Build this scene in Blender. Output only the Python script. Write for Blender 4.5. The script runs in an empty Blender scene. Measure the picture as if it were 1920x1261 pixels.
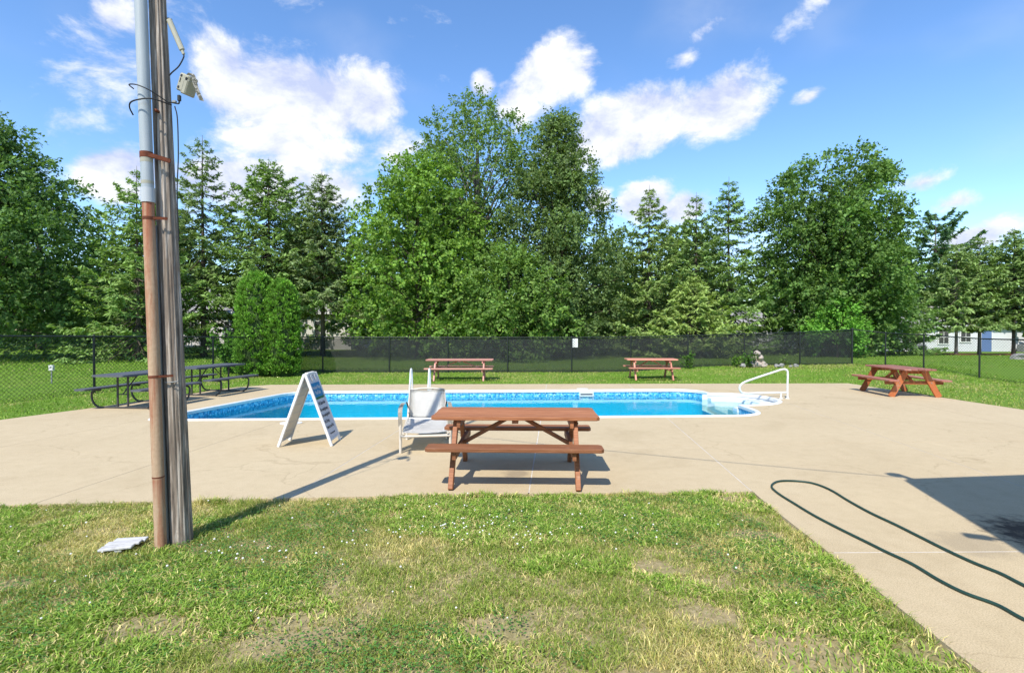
import bpy, bmesh, math, random
import numpy as np
from mathutils import Vector, Matrix

random.seed(7)
R = math.radians
SC = bpy.context.scene
COL = SC.collection

# ------------------------------------------------------------------ camera
cam_d = bpy.data.cameras.new('camera')
cam = bpy.data.objects.new('camera', cam_d)
COL.objects.link(cam)
cam.location = (0, 0, 1.65)
cam.rotation_euler = (R(90 - 0.6), 0, 0)
cam_d.sensor_width = 36
cam_d.lens = 18.75
cam_d.clip_start = 0.05
cam_d.clip_end = 2000
SC.camera = cam

# ------------------------------------------------------------------ sun, sky, exposure
SUN_AZ, SUN_EL = 21.5, 50.0        # azimuth shadows fall towards (right of forward), sun elevation
sd = Vector((math.sin(R(SUN_AZ)) * math.cos(R(SUN_EL)), math.cos(R(SUN_AZ)) * math.cos(R(SUN_EL)), -math.sin(R(SUN_EL))))
sun_l = bpy.data.lights.new('sun', 'SUN')
sun_l.energy = 3.5
sun_l.angle = R(0.5)
sun_l.color = (1.0, 0.95, 0.86)
sun = bpy.data.objects.new('sun', sun_l)
sun.rotation_euler = sd.to_track_quat('-Z', 'Y').to_euler()
sun.location = (-8, -20, 30)
COL.objects.link(sun)

SC.view_settings.view_transform = 'Standard'
SC.view_settings.look = 'None'
SC.view_settings.exposure = 0.80
SC.view_settings.gamma = 1
SC.view_settings.use_curve_mapping = False
SC.render.engine = 'CYCLES'
SC.cycles.use_denoising = True
SC.cycles.max_bounces = 5
SC.cycles.diffuse_bounces = 2
SC.cycles.glossy_bounces = 3
SC.cycles.transmission_bounces = 4
SC.cycles.transparent_max_bounces = 16
SC.cycles.caustics_reflective = False
SC.cycles.caustics_refractive = False
SC.cycles.sample_clamp_indirect = 6
SC.render.film_transparent = False

W = bpy.data.worlds.new('World')
SC.world = W
W.use_nodes = True
W.cycles.sampling_method = 'MANUAL'
W.cycles.sample_map_resolution = 512
nt = W.node_tree
nt.nodes.clear()


def build_world():
    N, L = nt.nodes, nt.links
    out = N.new('ShaderNodeOutputWorld')
    sky = N.new('ShaderNodeTexSky')
    sky.sky_type = 'NISHITA'
    sky.sun_disc = False
    sky.sun_elevation = R(SUN_EL)
    sky.sun_rotation = R(180 + SUN_AZ)
    sky.altitude = 2900
    sky.air_density = 1.4
    sky.dust_density = 0.0
    sky.ozone_density = 3.0
    bg = N.new('ShaderNodeBackground')
    bg.inputs[1].default_value = 0.15
    hs = N.new('ShaderNodeHueSaturation')
    hs.inputs['Saturation'].default_value = 1.14
    hs.inputs['Hue'].default_value = 0.503
    L.new(sky.outputs[0], hs.inputs['Color'])
    L.new(hs.outputs[0], bg.inputs[0])
    tc = N.new('ShaderNodeTexCoord')
    sep = N.new('ShaderNodeSeparateXYZ')
    L.new(tc.outputs['Generated'], sep.inputs[0])

    def math_(op, a=None, b=None, va=None, vb=None):
        m = N.new('ShaderNodeMath')
        m.operation = op
        if a is not None: L.new(a, m.inputs[0])
        if b is not None: L.new(b, m.inputs[1])
        if va is not None: m.inputs[0].default_value = va
        if vb is not None: m.inputs[1].default_value = vb
        return m.outputs[0]
    az = math_('ARCTAN2', sep.outputs[0], sep.outputs[1])
    el = math_('ARCSINE', sep.outputs[2])
    comb = N.new('ShaderNodeCombineXYZ')
    L.new(az, comb.inputs[0]); L.new(el, comb.inputs[1])
    # cloud banks: azimuth, elevation, half width, half height (degrees), tilt, weight
    banks = [(-21.5, 22.0, 11.0, 5.0, 4, 1.05), (-28, 22.5, 4.2, 4.0, 0, .75), (-15.5, 22.5, 5.0, 4.6, 0, .9), (-21, 17.5, 10, 3.8, 5, .62),
             (-36.3, 25.5, 2.4, 2.2, 20, .5), (-43, 20, 9, 4, -15, .05), (-36, 13.5, 4.2, 2.8, 20, 1.1), (-26, 14, 9.5, 3.6, 4, .95),
             (-19, 14, 6.0, 3.2, 8, .8), (-12.5, 18, 4.0, 2.6, 10, .4),
             (4.2, 25.5, 4.8, 3.8, 8, 1.0), (1, 23, 3.5, 2.5, 0, .7), (12, 20.5, 8.5, 3.8, 14, 1.05), (21.0, 21.5, 5.6, 3.4, 12, .95), (6, 18, 4.5, 2.4, 0, .7),
             (14.0, 13.2, 4.0, 2.4, 14, 1.0), (18.0, 12.4, 3.6, 2.2, 10, .95), (9.3, 13.6, 1.8, 1.8, 40, .8),
             (20.0, 28.0, 2.8, 1.1, 25, .42), (29.2, 21.0, 1.8, .8, 15, .55), (37.5, 12.4, 2.5, 1.0, 15, .55), (39.8, 10.5, 2.3, 1.1, 15, .55), (41, 7.5, 3.4, 1.4, 15, .8),
             (18.0, 25.8, 2.0, 1.0, 20, .35), (25, 30, 1.6, 1.0, 10, .12), (29.5, 28, 1.6, .7, 30, .12), (-3, 24.6, 1.4, 1.6, 0, .6)]
    rnd = random.Random(5)
    for i in range(12):                       # the same weather all round
        a = 55 + rnd.random() * 250
        banks.append((a if a < 180 else a - 360, 10 + rnd.random() * 32, 6 + rnd.random() * 10, 3 + rnd.random() * 4, rnd.uniform(-10, 20), rnd.uniform(.6, 1.05)))
    tot = None
    frames = {}
    for tq in (0, 12, 24):                    # the sky map turned to three common tilts
        rc = N.new('ShaderNodeVectorRotate'); rc.rotation_type = 'Z_AXIS'
        rc.inputs['Angle'].default_value = -R(tq)
        L.new(comb.outputs[0], rc.inputs['Vector'])
        frames[tq] = rc.outputs[0]
    for (a, e, w, h, t, wt) in banks:
        tq = min(frames, key=lambda q: abs(q - t))
        ca, sa = math.cos(R(tq)), math.sin(R(tq))
        cx, cy = R(a) * ca + R(e) * sa, -R(a) * sa + R(e) * ca
        mp = N.new('ShaderNodeVectorMath')
        mp.operation = 'MULTIPLY_ADD'
        mp.inputs[1].default_value = (1 / R(w), 1 / R(h), 0)
        mp.inputs[2].default_value = (-cx / R(w), -cy / R(h), 0)
        L.new(frames[tq], mp.inputs[0])
        ln = N.new('ShaderNodeVectorMath')
        ln.operation = 'LENGTH'
        L.new(mp.outputs[0], ln.inputs[0])
        f = math_('SUBTRACT', None, ln.outputs['Value'], va=1.0)
        f = math_('MULTIPLY', f, vb=wt)
        tot = f if tot is None else math_('MAXIMUM', tot, f)
    tot = math_('MAXIMUM', tot, vb=-1.0)

    def fbm(offset, scale, detail, rough):
        mp = N.new('ShaderNodeMapping')
        mp.inputs['Location'].default_value = offset
        mp.inputs['Scale'].default_value = (1, 1, 1.5)
        L.new(tc.outputs['Generated'], mp.inputs[0])
        n = N.new('ShaderNodeTexNoise')
        n.inputs['Scale'].default_value = scale
        n.inputs['Detail'].default_value = detail
        n.inputs['Roughness'].default_value = rough
        n.inputs['Distortion'].default_value = 0.25
        L.new(mp.outputs[0], n.inputs['Vector'])
        return n.outputs['Fac']
    n1 = fbm((0, 0, 0), 8.5, 7, .64)
    n2 = fbm((.02, .0, -.075), 8.5, 6, .62)
    n3 = fbm((3, 1, 2), 3.0, 3, .5)
    d = math_('MULTIPLY', math_('SUBTRACT', n1, vb=.5), vb=2.6)
    d = math_('ADD', d, math_('MULTIPLY', tot, vb=1.6))
    mr = N.new('ShaderNodeMapRange')
    mr.interpolation_type = 'SMOOTHSTEP'
    mr.inputs[1].default_value = 0.0
    mr.inputs[2].default_value = 0.70
    L.new(d, mr.inputs[0])
    # thin veil of high haze
    veil = N.new('ShaderNodeMapRange')
    veil.interpolation_type = 'SMOOTHSTEP'
    veil.inputs[1].default_value = .45
    veil.inputs[2].default_value = .8
    veil.inputs[4].default_value = .28
    L.new(n3, veil.inputs[0])
    dens = math_('MAXIMUM', math_('MULTIPLY', mr.outputs[0], vb=.97), veil.outputs[0])
    # self-shading: thicker cloud above means a greyer spot
    sh = math_('SUBTRACT', n2, n1)
    mr2 = N.new('ShaderNodeMapRange')
    mr2.inputs[1].default_value = -.14
    mr2.inputs[2].default_value = .20
    L.new(sh, mr2.inputs[0])
    mix = N.new('ShaderNodeMix')
    mix.data_type = 'RGBA'
    mix.inputs[6].default_value = (1.0, 1.0, 1.0, 1)
    mix.inputs[7].default_value = (.53, .60, .84, 1)
    L.new(mr2.outputs[0], mix.inputs[0])
    bgc = N.new('ShaderNodeBackground')
    bgc.inputs[1].default_value = 0.68
    L.new(mix.outputs[2], bgc.inputs[0])
    ms = N.new('ShaderNodeMixShader')
    L.new(dens, ms.inputs[0]); L.new(bg.outputs[0], ms.inputs[1]); L.new(bgc.outputs[0], ms.inputs[2])
    L.new(ms.outputs[0], out.inputs[0])


build_world()

# ------------------------------------------------------------------ helpers: materials
MATS = {}


def new_mat(name):
    m = bpy.data.materials.new(name)
    m.use_nodes = True
    m.node_tree.nodes.clear()
    o = m.node_tree.nodes.new('ShaderNodeOutputMaterial')
    p = m.node_tree.nodes.new('ShaderNodeBsdfPrincipled')
    m.node_tree.links.new(p.outputs[0], o.inputs[0])
    MATS[name] = m
    return m, m.node_tree.nodes, m.node_tree.links, p, o


def noise_node(N, L, scale, detail=4, rough=.55, vec=None, stretch=(1, 1, 1), coord='Object', dist=0):
    if vec is None:
        tc = N.new('ShaderNodeTexCoord')
        mp = N.new('ShaderNodeMapping')
        mp.inputs['Scale'].default_value = stretch
        L.new(tc.outputs[coord], mp.inputs[0])
        vec = mp.outputs[0]
    n = N.new('ShaderNodeTexNoise')
    n.inputs['Scale'].default_value = scale
    n.inputs['Detail'].default_value = detail
    n.inputs['Roughness'].default_value = rough
    n.inputs['Distortion'].default_value = dist
    L.new(vec, n.inputs['Vector'])
    return n.outputs['Fac']


def ramp(N, L, fac, stops):
    r = N.new('ShaderNodeValToRGB')
    while len(r.color_ramp.elements) < len(stops):
        r.color_ramp.elements.new(.5)
    for e, (p, c) in zip(r.color_ramp.elements, stops):
        e.position = p
        e.color = (*c, 1) if len(c) == 3 else c
    L.new(fac, r.inputs[0])
    return r.outputs[0]


def mixc(N, L, fac, a, b, mode='MIX'):
    m = N.new('ShaderNodeMix')
    m.data_type = 'RGBA'
    m.blend_type = mode
    for idx, v in ((0, fac), (6, a), (7, b)):
        if hasattr(v, 'is_output') or hasattr(v, 'links'):
            L.new(v, m.inputs[idx])
        elif idx == 0:
            m.inputs[0].default_value = v
        else:
            m.inputs[idx].default_value = (*v, 1)
    return m.outputs[2]


def bump(N, L, p, h, strength=.3, dist=.01):
    b = N.new('ShaderNodeBump')
    b.inputs['Strength'].default_value = strength
    b.inputs['Distance'].default_value = dist
    L.new(h, b.inputs['Height'])
    L.new(b.outputs[0], p.inputs['Normal'])


def simple(name, c1, c2=None, scale=6, rough=.6, bumps=.0, stretch=(1, 1, 1), metallic=0, spec=.4, detail=5, rnd=0.0, lo=.3, hi=.7, bdist=.01):
    m, N, L, p, o = new_mat(name)
    c2 = c2 or tuple(x * .8 for x in c1)
    f = noise_node(N, L, scale, detail, .6, stretch=stretch)
    c = ramp(N, L, f, [(lo, c1), (hi, c2)])
    if rnd:
        oi = N.new('ShaderNodeObjectInfo')
        mr = N.new('ShaderNodeMapRange')
        mr.inputs[3].default_value = 1 - rnd
        mr.inputs[4].default_value = 1 + rnd
        L.new(oi.outputs['Random'], mr.inputs[0])
        hsv = N.new('ShaderNodeHueSaturation')
        L.new(mr.outputs[0], hsv.inputs['Value'])
        L.new(c, hsv.inputs['Color'])
        c = hsv.outputs[0]
    L.new(c, p.inputs['Base Color'])
    p.inputs['Roughness'].default_value = rough
    p.inputs['Metallic'].default_value = metallic
    p.inputs['Specular IOR Level'].default_value = spec
    if bumps:
        bump(N, L, p, f, bumps, bdist)
    return m


def vcol_mat(name, rough=.55, trans=.3, spec=.3, tcol=(1.15, 1.25, .5), var=0.0):
    """leaf, needle or blade: colour of its own from the attribute, some light passes through"""
    m, N, L, p, o = new_mat(name)
    a = N.new('ShaderNodeAttribute')
    a.attribute_name = 'col'
    L.new(a.outputs['Color'], p.inputs['Base Color'])
    p.inputs['Roughness'].default_value = rough
    p.inputs['Specular IOR Level'].default_value = spec
    t = N.new('ShaderNodeBsdfTranslucent')
    c = mixc(N, L, 1.0, a.outputs['Color'], tcol, 'MULTIPLY')
    L.new(c, t.inputs[0])
    ms = N.new('ShaderNodeMixShader')
    ms.inputs[0].default_value = trans
    L.new(p.outputs[0], ms.inputs[1]); L.new(t.outputs[0], ms.inputs[2])
    L.new(ms.outputs[0], o.inputs[0])
    return m


# ------------------------------------------------------------------ helpers: objects
def tag(o, label=None, cat=None, group=None, kind=None):
    if label: o['label'] = label
    if cat: o['category'] = cat
    if group: o['group'] = group
    if kind: o['kind'] = kind
    return o


def empty(name, loc=(0, 0, 0), rz=0.0):
    e = bpy.data.objects.new(name, None)
    e.location = loc
    e.rotation_euler = (0, 0, rz)
    e.empty_display_size = .1
    COL.objects.link(e)
    return e


def link(name, me, mat, parent=None, smooth=False):
    o = bpy.data.objects.new(name, me)
    COL.objects.link(o)
    if mat is not None:
        me.materials.clear()
        me.materials.append(MATS[mat] if isinstance(mat, str) else mat)
    if parent is not None:
        o.parent = parent
    if smooth:
        me.polygons.foreach_set('use_smooth', [True] * len(me.polygons))
    return o


def bm_obj(name, bm, mat, parent=None, smooth=False):
    me = bpy.data.meshes.new(name)
    bmesh.ops.recalc_face_normals(bm, faces=bm.faces)
    bm.to_mesh(me)
    bm.free()
    return link(name, me, mat, parent, smooth)


def add_box(bm, c, s, rot=None, bev=0.0):
    """box centred on c with full sizes s; rot = 3x3 or 4x4 Matrix"""
    M = Matrix.Translation(Vector(c)) @ (rot.to_4x4() if rot is not None else Matrix.Identity(4)) @ Matrix.Diagonal((s[0], s[1], s[2], 1))
    r = bmesh.ops.create_cube(bm, size=1, matrix=M)
    if bev:
        vs = set(r['verts'])
        es = [e for e in bm.edges if e.verts[0] in vs and e.verts[1] in vs]
        bmesh.ops.bevel(bm, geom=es, offset=bev, segments=1, affect='EDGES')
    return bm


def add_beam(bm, p0, p1, w, t, up=(0, 0, 1), bev=0.0):
    """beam from p0 to p1, w across, t along 'up'"""
    p0, p1 = Vector(p0), Vector(p1)
    d = p1 - p0
    x = d.normalized()
    u = Vector(up)
    y = u.cross(x).normalized()
    z = x.cross(y)
    M = Matrix((x, y, z)).transposed()
    return add_box(bm, (p0 + p1) / 2, (d.length, w, t), M, bev)


def add_tube(bm, pts, r, n=8, caps=True, rads=None):
    pts = [Vector(p) for p in pts]
    rings = []
    prev = None
    for i, p in enumerate(pts):
        d = (pts[min(i + 1, len(pts) - 1)] - pts[max(i - 1, 0)]).normalized()
        if prev is None:
            a = d.orthogonal().normalized()
        else:
            a = (prev - d * prev.dot(d))
            a = a.normalized() if a.length > 1e-6 else d.orthogonal().normalized()
        prev = a
        b = d.cross(a)
        rr = rads[i] if rads else r
        rings.append([bm.verts.new(p + (a * math.cos(k * 2 * math.pi / n) + b * math.sin(k * 2 * math.pi / n)) * rr) for k in range(n)])
    for i in range(len(rings) - 1):
        for k in range(n):
            bm.faces.new((rings[i][k], rings[i][(k + 1) % n], rings[i + 1][(k + 1) % n], rings[i + 1][k]))
    if caps:
        bm.faces.new(rings[0][::-1]); bm.faces.new(rings[-1])
    return bm


def smooth_path(pts, n=8):
    """Catmull-Rom through the points"""
    P = [Vector(p) for p in pts]
    P = [P[0] * 2 - P[1]] + P + [P[-1] * 2 - P[-2]]
    out = []
    for i in range(1, len(P) - 2):
        for k in range(n):
            t = k / n
            a, b, c, d = P[i - 1:i + 3]
            out.append(.5 * ((2 * b) + (c - a) * t + (2 * a - 5 * b + 4 * c - d) * t * t + (3 * b - a - 3 * c + d) * t ** 3))
    out.append(P[-2])
    return out


def box_part(name, c, s, mat, parent, rot=None, bev=.004):
    return bm_obj(name, add_box(bmesh.new(), c, s, rot, bev), mat, parent)


def beam_part(name, p0, p1, w, t, mat, parent, up=(0, 0, 1), bev=.004):
    return bm_obj(name, add_beam(bmesh.new(), p0, p1, w, t, up, bev), mat, parent)


def tube_part(name, pts, r, mat, parent, n=10, rads=None):
    o = bm_obj(name, add_tube(bmesh.new(), pts, r, n, True, rads), mat, parent, True)
    caps = {k for p in o.data.polygons if len(p.vertices) > 4 for k in p.edge_keys}
    for e in o.data.edges:
        if e.key in caps: e.use_edge_sharp = True
    return o


def prism(bm, outline, z0, z1):
    """closed prism over a 2-D outline"""
    a = [bm.verts.new((x, y, z0)) for x, y in outline]
    b = [bm.verts.new((x, y, z1)) for x, y in outline]
    n = len(outline)
    for i in range(n):
        bm.faces.new((a[i], a[(i + 1) % n], b[(i + 1) % n], b[i]))
    bm.faces.new(a[::-1]); bm.faces.new(b)
    return bm


def np_mesh(name, V, faces_n, idx, cols=None):
    """mesh from numpy: V (n,3); idx flat loop vertex indices; faces_n loops per face"""
    me = bpy.data.meshes.new(name)
    me.vertices.add(len(V))
    me.vertices.foreach_set('co', np.ascontiguousarray(V, dtype=np.float32).ravel())
    me.loops.add(len(idx))
    me.loops.foreach_set('vertex_index', np.ascontiguousarray(idx, dtype=np.int32))
    me.polygons.add(len(faces_n))
    st = np.concatenate([[0], np.cumsum(faces_n)[:-1]]).astype(np.int32)
    me.polygons.foreach_set('loop_start', st)
    me.update(calc_edges=True)
    if cols is not None:
        ca = me.color_attributes.new('col', 'FLOAT_COLOR', 'POINT')
        c4 = np.ones((len(V), 4), dtype=np.float32)
        c4[:, :3] = cols
        ca.data.foreach_set('color', c4.ravel())
    return me


def unit(a):
    return a / np.maximum(np.linalg.norm(a, axis=1, keepdims=True), 1e-9)


def leaf_mesh(name, C, D, Nn, Ln, Wd, col, fold=.18):
    """one four-sided folded leaf for each row"""
    D = unit(D)
    S = unit(np.cross(D, Nn))
    Nn = np.cross(S, D)
    Ln, Wd = Ln[:, None], Wd[:, None]
    n = len(C)
    V = np.empty((n, 4, 3))
    V[:, 0] = C - D * Ln * .5
    V[:, 1] = C + S * Wd * .5 + Nn * Wd * fold - D * Ln * .05
    V[:, 2] = C + D * Ln * .5
    V[:, 3] = C - S * Wd * .5 + Nn * Wd * fold - D * Ln * .05
    i = np.arange(n)[:, None] * 4
    idx = (i + np.array([0, 2, 1, 0, 3, 2])[None]).ravel()
    return np_mesh(name, V.reshape(-1, 3), np.full(2 * n, 3), idx, np.repeat(col, 4, axis=0))


# value noise on a hashed lattice
def _hash(ix, iy, seed):
    h = (ix.astype(np.int64) * 374761393 + iy.astype(np.int64) * 668265263 + seed * 1442695041) & 0x7fffffff
    h = ((h ^ (h >> 13)) * 1274126177) & 0x7fffffff
    return ((h ^ (h >> 16)) & 0xffff) / 65535.0


def vnoise(x, y, seed=0):
    ix, iy = np.floor(x), np.floor(y)
    fx, fy = x - ix, y - iy
    fx = fx * fx * (3 - 2 * fx); fy = fy * fy * (3 - 2 * fy)
    a = _hash(ix, iy, seed); b = _hash(ix + 1, iy, seed); c = _hash(ix, iy + 1, seed); d = _hash(ix + 1, iy + 1, seed)
    return (a * (1 - fx) + b * fx) * (1 - fy) + (c * (1 - fx) + d * fx) * fy


def fbm(x, y, seed=0, oct=4):
    v, a, s = 0, .5, 0
    for o in range(oct):
        v = v + a * vnoise(x * 2 ** o, y * 2 ** o, seed + o * 17); s += a; a *= .5
    return v / s


def sstep(a, b, x):
    t = np.clip((x - a) / (b - a), 0, 1)
    return t * t * (3 - 2 * t)


# ------------------------------------------------------------------ materials
def build_materials():
    # concrete deck
    m, N, L, p, o = new_mat('concrete')
    geo = N.new('ShaderNodeNewGeometry')
    f1 = noise_node(N, L, .55, 6, .6, vec=geo.outputs['Position'])
    f2 = noise_node(N, L, 7, 8, .7, vec=geo.outputs['Position'])
    f3 = noise_node(N, L, 120, 3, .7, vec=geo.outputs['Position'])
    c = ramp(N, L, f1, [(.3, (.46, .372, .235)), (.5, (.50, .408, .262)), (.72, (.53, .438, .285))])
    c = mixc(N, L, .5, c, ramp(N, L, f2, [(.3, (.42, .325, .20)), (.5, (.49, .385, .24)), (.75, (.54, .43, .28))]))
    c = mixc(N, L, .75, c, ramp(N, L, f3, [(.32, (.62, .6, .56)), (.5, (1, 1, 1)), (.68, (1.3, 1.3, 1.28))]), 'MULTIPLY')
    f4 = noise_node(N, L, .9, 7, .62, vec=geo.outputs['Position'], dist=.6)
    c = mixc(N, L, .8, c, ramp(N, L, f4, [(.32, (.90, .89, .87)), (.46, (.99, .99, .99)), (.6, (1.0, 1.0, 1.0)), (.74, (1.07, 1.07, 1.07))]), 'MULTIPLY')
    # hairline cracks
    dn = N.new('ShaderNodeTexNoise'); dn.inputs['Scale'].default_value = 1.1; dn.inputs['Detail'].default_value = 6
    L.new(geo.outputs['Position'], dn.inputs['Vector'])
    dv = N.new('ShaderNodeVectorMath'); dv.operation = 'MULTIPLY_ADD'
    dv.inputs[1].default_value = (1.6, 1.6, 0)
    L.new(dn.outputs['Color'], dv.inputs[0]); L.new(geo.outputs['Position'], dv.inputs[2])
    vo = N.new('ShaderNodeTexVoronoi'); vo.feature = 'DISTANCE_TO_EDGE'; vo.inputs['Scale'].default_value = .21
    L.new(dv.outputs[0], vo.inputs['Vector'])
    ck = ramp(N, L, vo.outputs['Distance'], [(0, (.72, .7, .66)), (.0022, (1, 1, 1))])
    c = mixc(N, L, .55, c, ck, 'MULTIPLY')
    # spilled water stain beside the pool house
    def blob(x, y, r):
        v = N.new('ShaderNodeVectorMath'); v.operation = 'DISTANCE'
        L.new(geo.outputs['Position'], v.inputs[0]); v.inputs[1].default_value = (x, y, 0)
        mm = N.new('ShaderNodeMath'); mm.operation = 'MULTIPLY_ADD'; mm.inputs[1].default_value = -1 / r; mm.inputs[2].default_value = 1
        L.new(v.outputs['Value'], mm.inputs[0])
        a = N.new('ShaderNodeMath'); a.operation = 'MULTIPLY_ADD'; a.inputs[1].default_value = 1.5
        L.new(f2, a.inputs[0]); L.new(mm.outputs[0], a.inputs[2])
        mr = N.new('ShaderNodeMapRange'); mr.interpolation_type = 'SMOOTHSTEP'; mr.inputs[1].default_value = .85; mr.inputs[2].default_value = 1.35
        L.new(a.outputs[0], mr.inputs[0])
        return mr.outputs[0]
    c = mixc(N, L, blob(4.35, 4.25, .62), c, (.075, .055, .038))
    s2 = N.new('ShaderNodeMath'); s2.operation = 'MULTIPLY'; s2.inputs[1].default_value = .3
    L.new(blob(3.55, 4.1, .35), s2.inputs[0])
    c = mixc(N, L, s2.outputs[0], c, (.16, .13, .1))
    s3 = N.new('ShaderNodeMath'); s3.operation = 'MULTIPLY'; s3.inputs[1].default_value = .55
    L.new(blob(.05, 6.15, .22), s3.inputs[0])
    c = mixc(N, L, s3.outputs[0], c, (.2, .16, .12))
    L.new(c, p.inputs['Base Color'])
    p.inputs['Roughness'].default_value = .85
    p.inputs['Specular IOR Level'].default_value = .2
    bump(N, L, p, f3, .25, .004)

    simple('joint', (.64, .60, .54), (.46, .42, .36), 5, .9)

    # lawn soil / thatch under the blades
    m, N, L, p, o = new_mat('soil')
    geo = N.new('ShaderNodeNewGeometry')
    f1 = noise_node(N, L, 1.1, 6, .6, vec=geo.outputs['Position'])
    f2 = noise_node(N, L, 28, 6, .7, vec=geo.outputs['Position'])
    c = mixc(N, L, .55, ramp(N, L, f1, [(.35, (.15, .16, .05)), (.6, (.34, .26, .15))]), ramp(N, L, f2, [(.3, (.14, .12, .05)), (.5, (.30, .25, .12)), (.7, (.50, .41, .25))]))
    L.new(c, p.inputs['Base Color'])
    p.inputs['Roughness'].default_value = .95
    p.inputs['Specular IOR Level'].default_value = .1
    bump(N, L, p, f2, .6, .02)

    # far lawn: mown turf
    m, N, L, p, o = new_mat('turf')
    geo = N.new('ShaderNodeNewGeometry')
    f1 = noise_node(N, L, .35, 6, .6, vec=geo.outputs['Position'])
    f2 = noise_node(N, L, 9, 8, .75, vec=geo.outputs['Position'])
    c = mixc(N, L, .5, ramp(N, L, f1, [(.3, (.11, .20, .022)), (.5, (.155, .255, .03)), (.7, (.22, .28, .05))]),
             ramp(N, L, f2, [(.3, (.035, .08, .008)), (.5, (.10, .2, .02)), (.7, (.19, .28, .05))]))
    L.new(c, p.inputs['Base Color'])
    p.inputs['Roughness'].default_value = .9
    p.inputs['Specular IOR Level'].default_value = .15
    bump(N, L, p, f2, .8, .05)

    vcol_mat('grass_blade', .6, .28, .2, (1.1, 1.15, .6))
    vcol_mat('leaf', .55, .38, .2)
    vcol_mat('needle', .6, .28, .2)
    simple('flower', (.8, .79, .74), (.7, .68, .6), 60, .8)

    # pool liner with a mosaic band at the top
    m, N, L, p, o = new_mat('liner')
    geo = N.new('ShaderNodeNewGeometry')
    sep = N.new('ShaderNodeSeparateXYZ')
    L.new(geo.outputs['Position'], sep.inputs[0])
    vo = N.new('ShaderNodeTexVoronoi'); vo.inputs['Scale'].default_value = 26
    L.new(geo.outputs['Position'], vo.inputs['Vector'])
    sc_ = N.new('ShaderNodeSeparateColor')
    L.new(vo.outputs['Color'], sc_.inputs[0])
    pat = ramp(N, L, sc_.outputs[0], [(0, (.02, .17, .36)), (.25, (.05, .36, .60)), (.45, (.14, .56, .78)), (.62, (.03, .24, .46)), (.8, (.42, .74, .84)), (1, (.05, .34, .58))])
    plain_f = noise_node(N, L, 14, 5, .6, vec=geo.outputs['Position'])
    plain = ramp(N, L, plain_f, [(.3, (.006, .56, .80)), (.7, (.010, .62, .86))])
    mr = N.new('ShaderNodeMapRange'); mr.inputs[1].default_value = -.27; mr.inputs[2].default_value = -.265
    L.new(sep.outputs[2], mr.inputs[0])
    L.new(mixc(N, L, mr.outputs[0], plain, pat), p.inputs['Base Color'])
    p.inputs['Roughness'].default_value = .45
    p.inputs['Specular IOR Level'].default_value = .3

    # water: light passes straight through with a tint, Fresnel mirror on top
    m, N, L, p, o = new_mat('water')
    N.remove(p)
    geo = N.new('ShaderNodeNewGeometry')
    f = noise_node(N, L, 5.5, 3, .5, vec=geo.outputs['Position'], dist=.3)
    b = N.new('ShaderNodeBump'); b.inputs['Strength'].default_value = .10; b.inputs['Distance'].default_value = .03
    L.new(f, b.inputs['Height'])
    fr = N.new('ShaderNodeFresnel'); fr.inputs['IOR'].default_value = 1.27
    L.new(b.outputs[0], fr.inputs['Normal'])
    gl = N.new('ShaderNodeBsdfGlossy'); gl.inputs['Roughness'].default_value = .03
    L.new(b.outputs[0], gl.inputs['Normal'])
    tr = N.new('ShaderNodeBsdfTransparent'); tr.inputs[0].default_value = (.72, .96, 1, 1)
    ms = N.new('ShaderNodeMixShader')
    L.new(fr.outputs[0], ms.inputs[0]); L.new(tr.outputs[0], ms.inputs[1]); L.new(gl.outputs[0], ms.inputs[2])
    L.new(ms.outputs[0], o.inputs[0])

    simple('coping', (.74, .74, .72), (.64, .64, .62), 5, .4)
    simple('step_white', (.74, .76, .76), (.66, .70, .72), 4, .35)
    simple('white_pipe', (.70, .70, .68), (.62, .62, .60), 8, .25, spec=.6)
    simple('white_plastic', (.74, .74, .72), (.66, .65, .62), 7, .4)
    simple('cream_lit_plastic', (.70, .67, .60), (.62, .59, .52), 7, .5)  # cream tone stands for light passing through the left sign panel
    simple('grey_print', (.60, .61, .65), (.56, .57, .61), 7, .5)
    simple('blue_print', (.012, .20, .42), (.015, .23, .46), 7, .45)
    simple('green_print', (.02, .16, .05), None, 7, .45)
    simple('ink', (.03, .03, .035), None, 7, .5)
    simple('black_metal', (.012, .016, .014), (.02, .024, .022), 20, .45)
    simple('dark_rubber', (.012, .04, .03), (.018, .055, .04), 12, .45)
    simple('table_grey', (.075, .08, .095), (.10, .105, .12), 30, .55, bumps=.1)
    simple('table_tube', (.035, .035, .036), (.06, .055, .05), 14, .5)
    simple('chair_frame', (.62, .56, .47), (.55, .49, .40), 9, .4)
    simple('sling', (.80, .78, .73), (.72, .70, .65), 5, .8, bumps=.15)
    simple('dark_strap', (.03, .03, .03), None, 9, .7)

    # stained lumber
    def wood(name, a, b_, c_, worn, axis=(1, 26, 26), rough=.6, wear=.62, scale=3.0):
        m, N, L, p, o = new_mat(name)
        tc = N.new('ShaderNodeTexCoord')
        oi = N.new('ShaderNodeObjectInfo')
        ad = N.new('ShaderNodeVectorMath'); ad.operation = 'ADD'
        L.new(tc.outputs['Object'], ad.inputs[0])
        mm = N.new('ShaderNodeMath'); mm.operation = 'MULTIPLY'; mm.inputs[1].default_value = 37
        L.new(oi.outputs['Random'], mm.inputs[0]); L.new(mm.outputs[0], ad.inputs[1])
        mp = N.new('ShaderNodeMapping'); mp.inputs['Scale'].default_value = axis
        L.new(ad.outputs[0], mp.inputs[0])
        g = noise_node(N, L, scale, 7, .65, vec=mp.outputs[0], dist=.4)
        col = ramp(N, L, g, [(.3, a), (.52, b_), (.72, c_)])
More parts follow.
